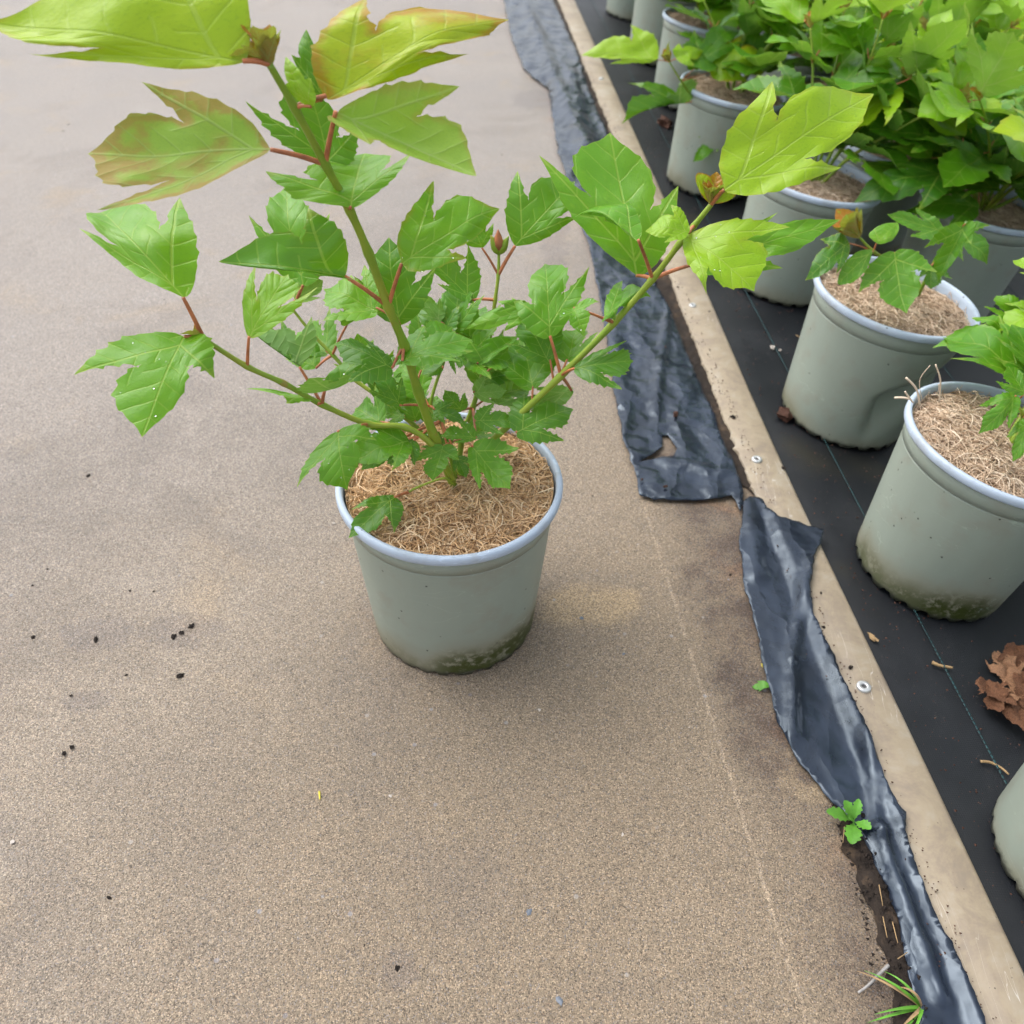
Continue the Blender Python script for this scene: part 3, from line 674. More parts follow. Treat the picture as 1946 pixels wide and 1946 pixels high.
def branch(root, pts, r0, r1, n=9, name='branch', inv=None):
    pts = [(inv @ p) if inv else Vector(p) for p in pts]; sp = spline(pts, 7); V, Fc = [], []; m_ = len(sp)-1
    rad = [r0+(r1-r0)*i/m_ for i in range(m_+1)]
    for j in range(1, len(pts)-1):
        for di, f in ((-1, 1.12), (0, 1.3), (1, 1.1)): rad[j*7+di] *= f
    tube(V, Fc, sp, rad, n); return obj(name, mesh(name, V, Fc, MT['stem']), root)
def petiole(parent, a, b, r=0.0011, inv=None, sag=0.004):
    if inv: a, b = inv @ a, inv @ b
    mid = (a+b)/2 + Vector((0, 0, sag)); V, Fc = [], []
    sp = spline([a, mid, b], 5); tube(V, Fc, sp, [r*(1.25-0.35*i/(len(sp)-1)) for i in range(len(sp))], 6)
    return obj('petiole', mesh('petiole', V, Fc, MT['petiole']), parent)
def tuft(parent, p, d, L, inv=None, n=3):
    if inv: p, d = inv @ p, inv.to_3x3() @ d
    d = d.normalized(); rg = random.Random(int(abs(p.x*9e4))+n)
    for k in range(n):
        a = 2*math.pi*k/n+rg.uniform(0, 1); sp = d.orthogonal().normalized(); sp.rotate(Matrix.Rotation(a, 3, d)); dd = d+sp*rg.uniform(.15, .5)
        o = place_leaf(parent, p, dd, sp*-1.0, L*rg.uniform(.8, 1.3), 'narrow', k % 3, .92, 1.9); o.name = 'bud_leaf'
def bud(parent, p, d, L, inv=None, mt='bud', name='bud'):
    if inv: p, d = inv @ p, inv.to_3x3() @ d
    d = d.normalized(); V, Fc = [], []; pts = [p+d*L*t for t in (0, .15, .35, .6, .82, 1)]
    tube(V, Fc, pts, [L*k for k in (.10, .20, .24, .18, .09, .012)], 8); return obj(name, mesh(name, V, Fc, MT[mt]), parent)

# ------------------------------------------------------------------ the potted shrub on the path
MX, MY = -0.064, 0.689
MMAT = Matrix.Translation((MX, MY, 0)); MI = MMAT.inverted()
shrub = make_pot('potted_shrub', MMAT, pot_meshes(9), main_coir, 0.4, .78)
tag(shrub, 'leafy maple-leaved shrub in a grey-green plastic pot standing alone on the concrete path', 'potted plant')
def W(x, y, d): return at_y(x, y, MY+d)
lens = []
def sprig(px, r0, r1, items, name='branch'):
    """px: branch nodes (x, y, depth offset); items: leaves with their node index"""
    pts = [W(*p) for p in px]; b = branch(shrub, pts, r0, r1, inv=MI, name=name)
    for i, it in enumerate(items):
        nd, base, dd, tip, p1, p2, kind, norm, young, warm, fold, opt = (list(it)+[{}])[:12]
        B = W(base[0], base[1], dd); o, S = fit_leaf(MI, b, B, tip, p1, p2, kind, norm, young, warm, fold, seed=len(lens)*3+1, **opt); lens.append((base, round(S*100, 1)))
        if nd is not None: petiole(b, pts[nd], B, min(.0017, .0009+.008*S), MI, 0.001)
    return b, pts
bA, pA = sprig([(868, 938, 0), (826, 832, -.012), (795, 745, -.022), (768, 655, -.034), (738, 583, -.042), (700, 480, -.052), (664, 398, -.06), (618, 312, -.07), (560, 205, -.08), (512, 122, -.088)], .0045, .0023, [
    (9, (461, 116), -.095, (3, 44), (300, -150), (66, 102), 'broad', 'v', .74, .35, .1, dict(bow=.04)),
    (8, (620, 182), -.07, (945, 22), (690, -14), (885, 96), 'broad', 'v', .88, .8, .1),
    (7, (638, 212), -.078, (888, 326), (872, 160), (705, 272), 'broad', 'v', .72, .5, .25, dict(under=True)),
    (8, (612, 190), -.05, (583, 64), (553, 105), (618, 130), 'narrow', 'f', .25, 0, .1),
    (8, (592, 203), -.085, (541, 112), (536, 160), (592, 150), 'narrow', 'f', .62, 0, .1),
    (7, (514, 284), -.085, (188, 290), (264, 152), (176, 394), 'broad', 'v', .78, 1.3, .15, dict(under=True)),
    (7, (628, 318), -.045, (588, 168), (462, 190), (680, 238), 'lobed', 'f', .25, 0, .15),
    (6, (666, 394), -.075, (690, 288), (503, 326), (782, 290), 'broad', 'd', .46, 0, .25),
    (4, (656, 525), -.055, (430, 498), (592, 392), (612, 522), 'broad', 'v', .27, .1, .15),
    (4, (763, 502), -.055, (938, 393), (822, 343), (884, 490), 'broad', 'v', .36, .35, .2),
    (4, (760, 618), -.02, (738, 462), (672, 525), (828, 508), 'broad', 'f', .24, 0, .1),
    (3, (765, 686), -.045, (892, 648), (806, 614), (876, 686), 'toothed', 'u', .26, 0, .15),
    (3, (745, 700), -.045, (640, 650), (690, 640), (660, 725), 'toothed', 'd', .20, 0, .2),
], 'stem')
tuft(bA, W(512, 122, -.088), W(503, 78, -.088)-W(512, 122, -.088), .024, MI, 4)
tuft(bA, W(505, 112, -.088), W(478, 98, -.088)-W(505, 112, -.088), .016, MI, 2)
bR, pR = sprig([(872, 900, -.005), (920, 852, 0), (975, 800, .004), (1066, 714, .01), (1166, 614, .016), (1240, 530, .02), (1292, 462, .022), (1318, 430, .024), (1352, 388, .026)], .0036, .0022, [
    (5, (1210, 524), .035, (1162, 272), (1024, 299), (1288, 352), 'broad', 'v', .36, 0, .05),
    (5, (1213, 456), .0, (1102, 397), (1150, 420), (1190, 388), 'narrow', 'u', .42, 0, .2, dict(under=True)),
    (5, (1312, 504), .05, (1578, 424), (1478, 402), (1490, 506), 'broad', 'v', .38, 0, .1),
    (7, (1302, 449), .0, (1424, 548), (1502, 432), (1346, 554), 'broad', 'd', .62, .15, .2),
    (7, (1310, 442), -.005, (1232, 438), (1275, 390), (1262, 462), 'broad', 'd', .70, .1, .2),
    (8, (1376, 361), .01, (1662, 165), (1472, 142), (1608, 306), 'broad', 'v', .80, .2, .15, dict(bow=.05)),
    (8, (1352, 388), .026, (1327, 328), (1325, 352), (1358, 345), 'oval', 'f', .95, 1.0, .2),
    (8, (1354, 386), .026, (1400, 362), (1372, 360), (1390, 378), 'oval', 'f', .90, 1.0, .2),
    (4, (1148, 604), .005, (1234, 549), (1182, 528), (1168, 606), 'broad', 'u', .36, 0, .25),
    (4, (1090, 585), .0, (1108, 634), (1138, 572), (1062, 608), 'lobed', 'd', .30, 0, .2),
    (3, (1045, 638), .02, (1036, 497), (972, 566), (1120, 506), 'lobed', 'd', .26, 0, .1),
    (3, (1092, 700), -.01, (1199, 686), (1194, 646), (1184, 740), 'toothed', 'd', .20, 0, .25),
    (2, (982, 822), -.01, (1086, 776), (996, 744), (1072, 836), 'toothed', 'd', .20, 0, .1),
    (3, (1086, 742), .04, (956, 770), (1010, 735), (1020, 790), 'lobed', 'd', .34, 0, .1, dict(under=True)),
])
tuft(bR, W(1352, 388, .026), W(1360, 345, .026)-W(1352, 388, .026), .024, MI, 4)
bL, pL = sprig([(862, 912, -.006), (825, 850, -.018), (770, 812, -.022), (700, 806, -.028), (612, 769, -.04), (538, 728, -.05), (470, 697, -.058), (388, 645, -.068)], .0031, .0021, [
    (7, (348, 565), -.068, (178, 384), (152, 432), (342, 372), 'broad', 'd', .44, 0, .12),
    (7, (350, 640), -.075, (278, 822), (137, 708), (404, 712), 'lobed', 'd', .42, 0, .05),
    (6, (473, 640), -.06, (545, 532), (488, 498), (608, 545), 'lobed', 'd', .44, .2, .15),
    (4, (569, 697), -.03, (490, 642), (538, 600), (597, 598), 'broad', 'd', .24, 0, .2),
    (4, (604, 768), -.045, (477, 738), (540, 745), (545, 762), 'narrow', 'u', .34, 0, .1),
    (4, (617, 743), -.045, (764, 698), (708, 644), (588, 722), 'toothed', 'd', .20, 0, .2),
    (3, (642, 820), -.075, (655, 918), (563, 926), (714, 834), 'lobed', 'd', .28, 0, .1),
])
tuft(bL, W(388, 645, -.068), W(345, 605, -.068)-W(388, 645, -.068), .016, MI, 2)
bB, pB = sprig([(860, 905, .01), (820, 845, .022), (770, 792, .034), (720, 754, .046), (676, 722, .056), (632, 674, .068), (595, 636, .078), (557, 589, .088)], .0030, .0014, [
    (7, (576, 542), .085, (537, 352), (470, 407), (626, 404), 'lobed', 'v', .32, 0, .1),
    (7, (560, 570), .085, (612, 540), (572, 500), (610, 566), 'broad', 'd', .50, 0, .2, dict(under=True)),
    (5, (659, 618), .055, (668, 542), (646, 590), (708, 562), 'broad', 'f', .26, 0, .2),
    (5, (600, 700), .06, (560, 640), (540, 680), (600, 640), 'lobed', 'd', .18, 0, .1),
    (3, (731, 760), .04, (696, 712), (700, 742), (764, 706), 'toothed', 'f', .14, 0, .15),
    (2, (768, 790), .02, (712, 782), (726, 748), (734, 806), 'toothed', 'd', .12, 0, .15),
    (2, (790, 800), .02, (776, 752), (752, 770), (806, 762), 'toothed', 'f', .16, 0, .15),
])
bC, pC = sprig([(872, 905, .012), (878, 834, .025), (898, 776, .036), (908, 742, .044), (924, 682, .056), (934, 622, .066), (941, 570, .074), (947, 522, .082), (948, 478, .09)], .0030, .0013, [
    (7, (979, 467), .09, (1088, 348), (984, 320), (1102, 408), 'broad', 'v', .33, 0, .1),
    (7, (916, 471), .09, (898, 424), (866, 446), (938, 424), 'broad', 'f', .24, 0, .1),
    (6, (898, 570), .075, (804, 480), (890, 464), (830, 538), 'lobed', 'f', .16, 0, .15),
    (5, (1012, 590), .04, (892, 618), (948, 572), (960, 628), 'broad', 'd', .40, 0, .2),
    (4, (957, 705), .04, (1046, 654), (992, 638), (1022, 686), 'lobed', 'd', .22, 0, .15),
    (4, (907, 690), .03, (984, 638), (884, 640), (962, 668), 'lobed', 'd', .24, 0, .15),
    (4, (838, 612), .06, (796, 560), (800, 598), (836, 566), 'broad', 'f', .36, 0, .1, dict(under=True)),
    (3, (900, 745), .03, (960, 742), (925, 712), (945, 768), 'lobed', 'd', .34, 0, .1, dict(under=True)),
    (2, (878, 780), .015, (846, 742), (836, 772), (884, 746), 'toothed', 'f', .15, 0, .15),
    (2, (905, 832), -.01, (840, 828), (868, 792), (862, 842), 'toothed', 'd', .24, 0, .15),
    (2, (905, 800), .0, (984, 800), (938, 768), (958, 828), 'toothed', 'd', .22, 0, .2),
    (1, (898, 848), -.02, (966, 926), (988, 850), (912, 928), 'toothed', 'd', .27, 0, .05),
    (1, (842, 848), -.02, (822, 908), (784, 876), (872, 872), 'toothed', 'd', .24, 0, .1),
])
bud(bC, W(948, 478, .09), W(946, 424, .09)-W(948, 478, .09), .022, MI)
for tx, ty in ((925, 430), (972, 440)): bud(bC, W(948, 482, .09), W(tx, ty, .09)-W(948, 482, .09), .02, MI, 'stem', 'bract')
bD, pD = sprig([(866, 908, .004), (838, 800, .012), (818, 772, .02), (840, 696, .034), (854, 668, .04)], .0022, .0012, [
    (3, (842, 700), .03, (806, 690), (822, 664), (812, 716), 'toothed', 'd', .17, 0, .15),
    (4, (854, 668), .035, (886, 690), (880, 655), (866, 712), 'toothed', 'd', .19, 0, .15),
    (2, (826, 778), .005, (880, 800), (862, 764), (846, 806), 'toothed', 'd', .13, 0, .2),
    (1, (766, 832), -.02, (690, 888), (684, 836), (744, 886), 'toothed', 'd', .10, 0, .1),
    (1, (786, 838), -.025, (738, 880), (736, 846), (788, 884), 'toothed', 'd', .15, 0, .2),
    (2, (760, 770), .0, (722, 706), (700, 740), (764, 716), 'toothed', 'f', .12, 0, .15),
    (1, (850, 850), -.01, (806, 820), (800, 850), (850, 815), 'toothed', 'd', .16, 0, .15),
    (1, (868, 868), -.02, (885, 905), (862, 898), (900, 880), 'toothed', 'd', .12, 0, .15),
])
lowleaf = []
rl = random.Random(12)
BR = [(bA, pA, .10, .42), (bR, pR, .12, .45), (bL, pL, .12, .55), (bB, pB, .12, .75), (bC, pC, .10, .70), (bD, pD, .1, .95)]
for i in range(22):
    br, pts_, t0, t1 = BR[(0, 1, 2, 3, 4, 4, 5, 5, 3, 4)[i % 10]]; sp = [MI @ p for p in spline(pts_, 7)]; k = int((t0+(t1-t0)*rl.random())*(len(sp)-1)); P = sp[k]; ax = (sp[k+1]-sp[k-1]).normalized()
    side = ax.orthogonal().normalized(); side.rotate(Matrix.Rotation(rl.uniform(0, 6.28), 3, ax))
    if side.y < -.35 and rl.random() < .7: side.y *= -1
    d = (side + ax*rl.uniform(.2, .8) + Vector((0, 0, rl.uniform(-.2, .25)))).normalized(); B = P + (d+ax*.3).normalized()*rl.uniform(.014, .026)
    if B.z < PH+.006: B.z = PH+.008
    low = (P.z-PH) < .05; lowleaf.append((br, P, B, d, rl.uniform(.028, .045) if low else rl.uniform(.040, .058), rl.choice(('toothed', 'toothed', 'lobed') if low else ('lobed', 'toothed', 'lobed')), rl.uniform(.05, .24) if low else rl.uniform(.15, .36)))
bF, pF = sprig([(868, 930, -.004), (846, 909, -.012), (796, 925, -.02), (775, 936, -.028)], .0013, .0010, [
    (3, (750, 945), -.045, (669, 1019), (666, 968), (749, 1013), 'lobed', 'd', .20, 0, .1),
])
# rain drops on the wet leaves and one hanging from a node
def drops(parent, name, pts, inv):
    V, Fc = [], []
    for p, r, n in pts:
        t = n.orthogonal().normalized(); q = n.cross(t); b = len(V); p = inv @ p
        t, q, n = (inv.to_3x3() @ a for a in (t, q, n))
        for j, (rr, h) in enumerate(((1, 0), (.92, .3), (.62, .58), (.25, .70))):
            for k in range(8): a = 2*math.pi*k/8; V.append(p+(t*math.cos(a)+q*math.sin(a))*(r*rr)+n*(r*h))
        for j in range(3):
            for k in range(8): a0, b0_ = b+j*8+k, b+j*8+(k+1) % 8; Fc.append((a0, b0_, b0_+8, a0+8))
        Fc.append(tuple(b+24+k for k in range(8))); Fc.append(tuple(b+k for k in reversed(range(8))))
    return obj(name, mesh(name, V, Fc, MT['water']), parent, kind='stuff')
bpy.context.view_layer.update()
rd = random.Random(5)
for br, want in ((bL, (1, 5, 6)), (bR, (3, 9)), (bA, (9,)), (bD, (4, 6)), (bC, (9,))):
    lv = [c for c in COL.objects if c.parent is br and c.name.startswith('leaf')]
    pts = []
    for i in want:
        l = lv[i]; me = l.data
        for _ in range(8):
            pg = me.polygons[rd.randrange(len(me.polygons))]; nrm = l.matrix_world.to_3x3() @ pg.normal
            if nrm.z < 0: nrm = -nrm
            pts.append((l.matrix_world @ pg.center + nrm*0.0002, rd.choice((.0003, .0004, .0005, .0007)), nrm))
    drops(br, 'rain_drops', pts, MI)

# ------------------------------------------------------------------ shrubs waiting in the bed
_pv, _pf = [], []; tube(_pv, _pf, [Vector((0.06*math.sin(t*math.pi), 0, t)) for t in (0, .25, .5, .75, 1)], [.07, .06, .052, .05, .055], 5)
PET = mesh('petiole', _pv, _pf, MT['petiole'])
def stalk(parent, a, b):
    d = b-a; q = d.to_track_quat('Z', 'Y').to_matrix().to_4x4(); mm = Matrix.Translation(a) @ q @ Matrix.Diagonal((d.length, d.length, d.length, 1)); return obj('petiole', PET, parent, mat=mm)
def grow(root, seed, shoots=5, height=0.2, lean=1.0, size=0.085, aims=None):
    rg = random.Random(seed); top = PH-0.014
    for s in range(shoots):
        if aims: az, ln, H = aims[s]
        else: az, ln, H = 2*math.pi*(s+rg.uniform(-.3, .3))/shoots, rg.uniform(.35, 1.1)*lean, height*rg.uniform(.6, 1.15)
        dirv = Vector((math.cos(az), math.sin(az), 0)); n = max(2, int(H/0.055)); pts = [Vector((0, 0, top-0.004))+dirv*0.008]
        for k in range(1, n+1):
            f = k/n; pts.append(Vector((0, 0, top+H*f*(1-0.25*ln*f)))+dirv*(0.008+ln*H*(f**1.15)*0.8)+Vector((rg.uniform(-.006, .006), rg.uniform(-.006, .006), 0)))
        b = branch(root, pts, .0034, .0014, 7)
        for k in range(1, n+1):
            t = (pts[k]-pts[k-1]).normalized(); side = t.cross(Vector((0, 0, 1))); side = side.normalized() if side.length > .1 else Vector((1, 0, 0)); oth = t.cross(side)
            w = side if k % 2 else oth
            for sg in (1, -1):
                f = k/n; yo = 0.12+0.58*f**2.0*rg.uniform(.6, 1.1); sz = size*rg.uniform(.7, 1.15)*(0.8 if k == n else 1)
                d = w*sg*rg.uniform(.7, 1)+t*rg.uniform(.2, .7)+Vector((rg.uniform(-.25, .25), rg.uniform(-.25, .25), rg.uniform(-.25, .35)))
                pl = rg.uniform(.012, .026); B = pts[k]+(d.normalized()+t*.5).normalized()*pl
                stalk(b, pts[k], B)
                d2 = Vector((d.x, d.y, d.z*0.5-0.12+rg.uniform(-.15, .25)))
                place_leaf(b, B, d2, Vector((rg.uniform(-.35, .35), rg.uniform(-.45, .2), 1)), sz, rg.choice(('broad', 'lobed', 'lobed', 'toothed') if f < .7 else ('broad', 'lobed', 'lobed')), rg.randrange(4), yo, max(0, yo-.5)*1.4*rg.random())
        if rg.random() < .8: tuft(b, pts[-1], t+Vector((0, 0, .4)), rg.uniform(.02, .036), None, 3)
def bed_mat(px, py, yaw=0.0):
    p = bed(px, py); z = BN; x = Vector((1, 0, 0)); x = (x-z*x.dot(z)).normalized(); y = z.cross(x)
    mm = Matrix((x, y, z)).transposed().to_4x4(); mm.translation = p+z*0.0015; return mm
for pend, P, B, d, sz, kd, yo in lowleaf:
    place_leaf(pend, B, Vector((d.x, d.y, d.z*.5)), Vector((rng.uniform(-.4, .4), -.5, 1)), sz, kd, rng.randrange(4), yo, 0); petiole(pend, P, B, .0007+.006*sz, None, .001)
ROW = []
def bed_pot(px, py, label, pm, cm, seed, group=None, yaw=0.0, moss=0.35, **g):
    mm = bed_mat(px, py); ROW.append(mm.translation.copy()); r = make_pot('potted_shrub', mm, pm, cm, yaw, moss); tag(r, label, 'potted plant', group or 'potted shrubs standing in the bed')
    if g is not None and g.get('shoots', 5) > 0: grow(r, seed, **g)
    return r
def bpx(x, y): return project((x, y, 0))
def aimed(root, base, dY, node, leaves, r0=.003):
    """a branch of a bed shrub with leaves read off the photograph"""
    inv = MATS[root.name].inverted(); Y = MATS[root.name].translation.y; pts = [at_y(x, y, Y+d) for x, y, d in node]
    b = branch(root, pts, r0, .0014, 7, inv=inv)
    for nd, bs, dd, tip, p1, p2, kind, norm, yo, wa in leaves:
        B = at_y(bs[0], bs[1], Y+dd); fit_leaf(inv, b, B, tip, p1, p2, kind, norm, yo, wa, .15, seed=int(bs[0])+int(bs[1])); petiole(b, pts[nd], B, .001, inv, .001)
    return b, pts, inv
pxB, pxA, pxD = bpx(.518, .781), bpx(.491, 1.102), (1478, 538)
potB = bed_pot(*pxB, 'shrub in a mossy-based grey pot with pale coir tufts poking over its rim', pot_std[0], back_coir[0], 1, yaw=.3, moss=.95, shoots=4, aims=[(.2, 1.2, .19), (-.5, 1.1, .17), (1.1, 1.0, .18), (.6, .5, .2)], size=.10)
potA = bed_pot(*pxA, 'small low shrub with a red leaf tuft in a dented grey pot', pot_dent, back_coir[1], 2, shoots=0)
potD = bed_pot(*pxD, 'shrub in the grey pot directly behind the dented pot along the board', pot_std[1], back_coir[1], 3, yaw=1.0, shoots=5, aims=[(.6, .9, .24), (1.6, .6, .28), (-.2, .9, .22), (2.4, .5, .25), (1.1, .3, .27)], size=.105)
potC = bed_pot(1342, 350, 'shrub with a leafy branch reaching over the board, brown debris lying by its pot', pot_std[0], back_coir[0], 4, yaw=2.0, shoots=5, aims=[(.5, .8, .26), (1.5, .6, .28), (-.6, .8, .2), (2.6, .8, .24), (0, .4, .28)], size=.11)
pxF = bpx(.552, .462); potF = bed_pot(pxF[0]+42, pxF[1]+120, 'grey pot with a shrub beside the heap of dry brown leaves', pot_std[1], back_coir[0], 6, yaw=3.6, moss=0.05, shoots=4, aims=[(.2, .8, .14), (-.9, .8, .12), (1.2, .7, .13), (2.2, .4, .12)], size=.07)
potE = bed_pot(1773, 582, 'shrub in a shaded grey pot behind the dented pot, inside the bed', pot_std[0], back_coir[1], 8, yaw=.9, shoots=10, height=.27, lean=1.25, size=.118)
potK = bed_pot(1971, 940, 'shrub with bright toothed leaves in the pot beside the mossy-based pot, inside the bed', pot_std[1], back_coir[0], 9, yaw=1.9, shoots=7, height=.17, lean=1.1, size=.10)
potI = bed_pot(1302, 196, 'shrub in the second pot behind the debris along the board', pot_std[1], back_coir[0], 10, yaw=.2, shoots=8, height=.25, lean=1.15, size=.12)
potH = bed_pot(1249, 113, 'shrub in the third pot behind the debris along the board', pot_std[0], back_coir[1], 11, yaw=.8, shoots=8, height=.23, lean=1.15, size=.12)
potG = bed_pot(1201, 30, 'shrub in the farthest visible pot along the board', pot_std[1], back_coir[0], 12, yaw=1.4, shoots=8, height=.23, lean=1.15, size=.12)
# branches that can be read in the photograph
b_, p_, i_ = aimed(potC, None, 0, [(1380, 255, 0), (1365, 232, -.03), (1322, 192, -.05), (1295, 155, -.06), (1272, 118, -.06)], [
    (4, (1250, 114), -.06, (1114, 100), (1200, 44), (1160, 118), 'broad', 'd', .62, .2), (2, (1303, 196), -.06, (1190, 224), (1195, 149), (1296, 142), 'lobed', 'f', .22, 0),
    (3, (1348, 138), -.05, (1468, 116), (1412, 64), (1420, 158), 'broad', 'd', .72, .5), (4, (1285, 112), -.06, (1335, 92), (1290, 82), (1320, 125), 'broad', 'd', .66, .3),
    (1, (1378, 252), -.06, (1319, 308), (1326, 262), (1360, 292), 'lobed', 'd', .15, 0), (3, (1320, 130), -.05, (1400, 40), (1318, 60), (1420, 75), 'lobed', 'd', .2, 0)])
tuft(b_, p_[-1], p_[-1]-p_[-2]+Vector((0, 0, .02)), .03, i_, 3)
b_, p_, i_ = aimed(potA, None, 0, [(1745, 560, .01), (1700, 505, -.01), (1660, 478, -.03), (1632, 450, -.04)], [
    (2, (1612, 462), -.04, (1534, 530), (1560, 452), (1590, 520), 'broad', 'd', .08, .25), (2, (1656, 478), -.045, (1594, 536), (1612, 492), (1632, 528), 'oval', 'd', .28, 0),
    (1, (1700, 480), -.035, (1722, 588), (1634, 552), (1782, 515), 'lobed', 'd', .14, 0), (2, (1665, 462), -.03, (1705, 425), (1660, 435), (1700, 450), 'oval', 'd', .30, 0)])
tuft(b_, p_[-1], at_y(1600, 398, p_[-1].y)-p_[-1], .038, i_, 5)
b_, p_, i_ = aimed(potA, None, 0, [(1745, 560, .01), (1775, 500, .0), (1800, 455, -.01)], [
    (2, (1835, 425), -.02, (1788, 528), (1756, 470), (1846, 462), 'lobed', 'f', .16, 0), (2, (1790, 440), 0, (1690, 410), (1740, 395), (1730, 450), 'toothed', 'd', .10, 0), (1, (1770, 505), -.01, (1770, 545), (1745, 528), (1810, 530), 'toothed', 'd', .05, 0), (2, (1805, 440), .02, (1880, 490), (1880, 430), (1830, 500), 'lobed', 'd', .10, 0)])
b_, p_, i_ = aimed(potE, None, 0, [(1890, 400, 0), (1860, 350, -.03), (1830, 300, -.04)], [
    (1, (1800, 330), -.06, (1640, 365), (1660, 310), (1745, 400), 'lobed', 'd', .14, 0), (1, (1860, 395), -.07, (1728, 398), (1790, 365), (1800, 440), 'broad', 'd', .18, 0),
    (2, (1830, 262), -.04, (1715, 150), (1720, 200), (1800, 170), 'broad', 'd', .55, .1), (2, (1770, 300), -.04, (1700, 240), (1745, 225), (1690, 280), 'broad', 'd', .35, .1)])
b_, p_, i_ = aimed(potK, None, 0, [(2010, 690, 0), (1985, 640, -.02), (1950, 620, -.03)], [
    (2, (1925, 628), -.04, (1782, 655), (1850, 600), (1880, 664), 'toothed', 'd', .36, 0), (2, (1960, 615), -.03, (1900, 560), (1870, 580), (1950, 560), 'toothed', 'd', .30, 0)])
b_, p_, i_ = aimed(potB, None, 0, [(1960, 830, 0), (1945, 790, -.02), (1930, 765, -.02)], [
    (2, (1930, 752), -.03, (1868, 818), (1862, 770), (1918, 815), 'toothed', 'd', .22, 0), (2, (1945, 750), -.02, (1915, 700), (1890, 725), (1950, 700), 'toothed', 'd', .24, 0), (1, (1950, 800), -.04, (1930, 870), (1915, 830), (1955, 868), 'toothed', 'd', .18, 0)])
# coir tufts over the rim of the mossy pot
inv = MATS[potB.name].inverted(); V, Fc = [], []; T = []
for pts, r in (([(1748, 770), (1742, 740), (1722, 718)], .0012), ([(1752, 760), (1748, 722), (1768, 694)], .0004), ([(1785, 765), (1787, 722), (1778, 693)], .0009), ([(1732, 760), (1718, 756), (1700, 756)], .0012), ([(1735, 765), (1724, 750), (1720, 744)], .0010), ([(1800, 770), (1786, 745), (1784, 730)], .0005)):
    P = [inv @ at_y(x, y, MATS[potB.name].translation.y+.01) for x, y in pts]; b = len(V); tube(V, Fc, spline(P, 5), r, 5); T += [.75]*(len(V)-b)
obj('coir_tuft', mesh('coir_tuft', V, Fc, MT['coir_pale'], tone=T), potB)
# further rows
nfill = 0; rfill = random.Random(42)
for r in range(1, 8):
    k = 0
    while k < 16:
        y = 0.62+0.33*k+(0.16 if r % 2 else 0)+rfill.uniform(-.02, .02); x = edge(y)+0.12+0.285*r+rfill.uniform(-.02, .02); k += 1
        p = Vector((x, y, bed_z(x, y))); q = project(p+Vector((0, 0, .35)))
        if not (-100 < q[0] < 2080 and -90 < q[1] < 1000) or y > 4.2: continue
        if any((p-w).length < 0.225 for w in ROW): continue
        px, py = project(p); nfill += 1
        bed_pot(px, py, 'leafy shrub in a grey pot crowded among others deep inside the bed', pot_std[nfill % 2], back_coir[nfill % 2], 100+nfill, 'crowded potted shrubs deep in the bed', yaw=rfill.uniform(0, 6), shoots=7, height=.24+.07*rfill.random(), size=.122)

# ------------------------------------------------------------------ litter on path, film, board and fabric
def clod_mesh(seed, mt, flat=.6, n=2):
    bm = bmesh.new(); bmesh.ops.create_icosphere(bm, subdivisions=n, radius=1)
    for v in bm.verts:
        f = 1+.85*noise.noise(v.co*1.6+Vector((seed, 0, 0)))+.55*noise.noise(v.co*4+Vector((seed, 3, 0))); v.co *= f; v.co.z = v.co.z*flat+flat*.55
    me = bpy.data.meshes.new('clod'); bm.to_mesh(me); bm.free(); me.materials.append(mt); return me
CL = [clod_mesh(i*2.3, MT['clod'], .42) for i in range(5)]; CLR = [clod_mesh(20+i, MT['clod_red']) for i in range(3)]
def drop_at(name, me, px, py, size, label, cat, group=None, z=None, sx=1.0, rot=None, where='ground'):
    p = bed(px, py) if where == 'bed' else ground(px, py, z or 0.0)
    if where == 'bed': p.z += z or .001
    size *= .8 if name == 'soil_clod' and where == 'ground' else 1; o = obj(name, me, None, p); q_ = rng.uniform(.55, 1.0) if sx == 1.0 else 1; o.scale = (size*sx, size*q_, size*.9); o.rotation_euler = (0, 0, rng.uniform(0, 6) if rot is None else rot); return tag(o, label, cat, group)
for px, py, s in ((168, 905, .0045), (182, 1216, .005), (364, 1191, .0042), (342, 1285, .0045), (330, 1210, .0045), (345, 1203, .004), (136, 1420, .003), (122, 1432, .0035), (90, 1082, .002), (62, 1113, .002), (292, 1124, .002), (247, 1123, .0018), (63, 1211, .003), (207, 1706, .0028),
        (130, 237, .0035), (120, 250, .003), (954, 294, .003), (1135, 800, .005), (1165, 823, .002), (1150, 840, .002), (1146, 860, .0025), (590, 782, .003), (313, 570, .002), (1276, 1087, .002), (1388, 1093, .003), (240, 1283, .002), (135, 1322, .0022), (755, 1840, .003), (1060, 957, .002), (470, 876, .0015), (1126, 943, .0018)):
    drop_at('soil_clod', rng.choice(CL), px, py, s, 'small dark crumb of compost lying on the concrete path', 'soil clod', 'compost crumbs on the path')
for px, py, s in ((1284, 789, .006), (1265, 925, .003), (1220, 912, .0022), (1264, 660, .0018)): drop_at('bark_crumb', rng.choice(CLR), px, py, s, 'reddish brown crumb of bark on the crumpled black film', 'bark crumb', 'bark crumbs on the film', z=.0105)
for px, py, s in ((1392, 793, .004), (1288, 546, .0028), (1348, 592, .002), (1489, 890, .003), (1616, 1268, .003), (1565, 1192, .002), (1560, 1127, .0018)): drop_at('soil_crumb', rng.choice(CL), px, py, s, 'dark crumb lying on the pale board', 'soil clod', 'crumbs on the board', z=.0088)
drop_at('soil_clod', CLR[0], 1492, 792, .013, 'dark red clump of compost leaning against the foot of the dented pot', 'soil clod', where='bed')
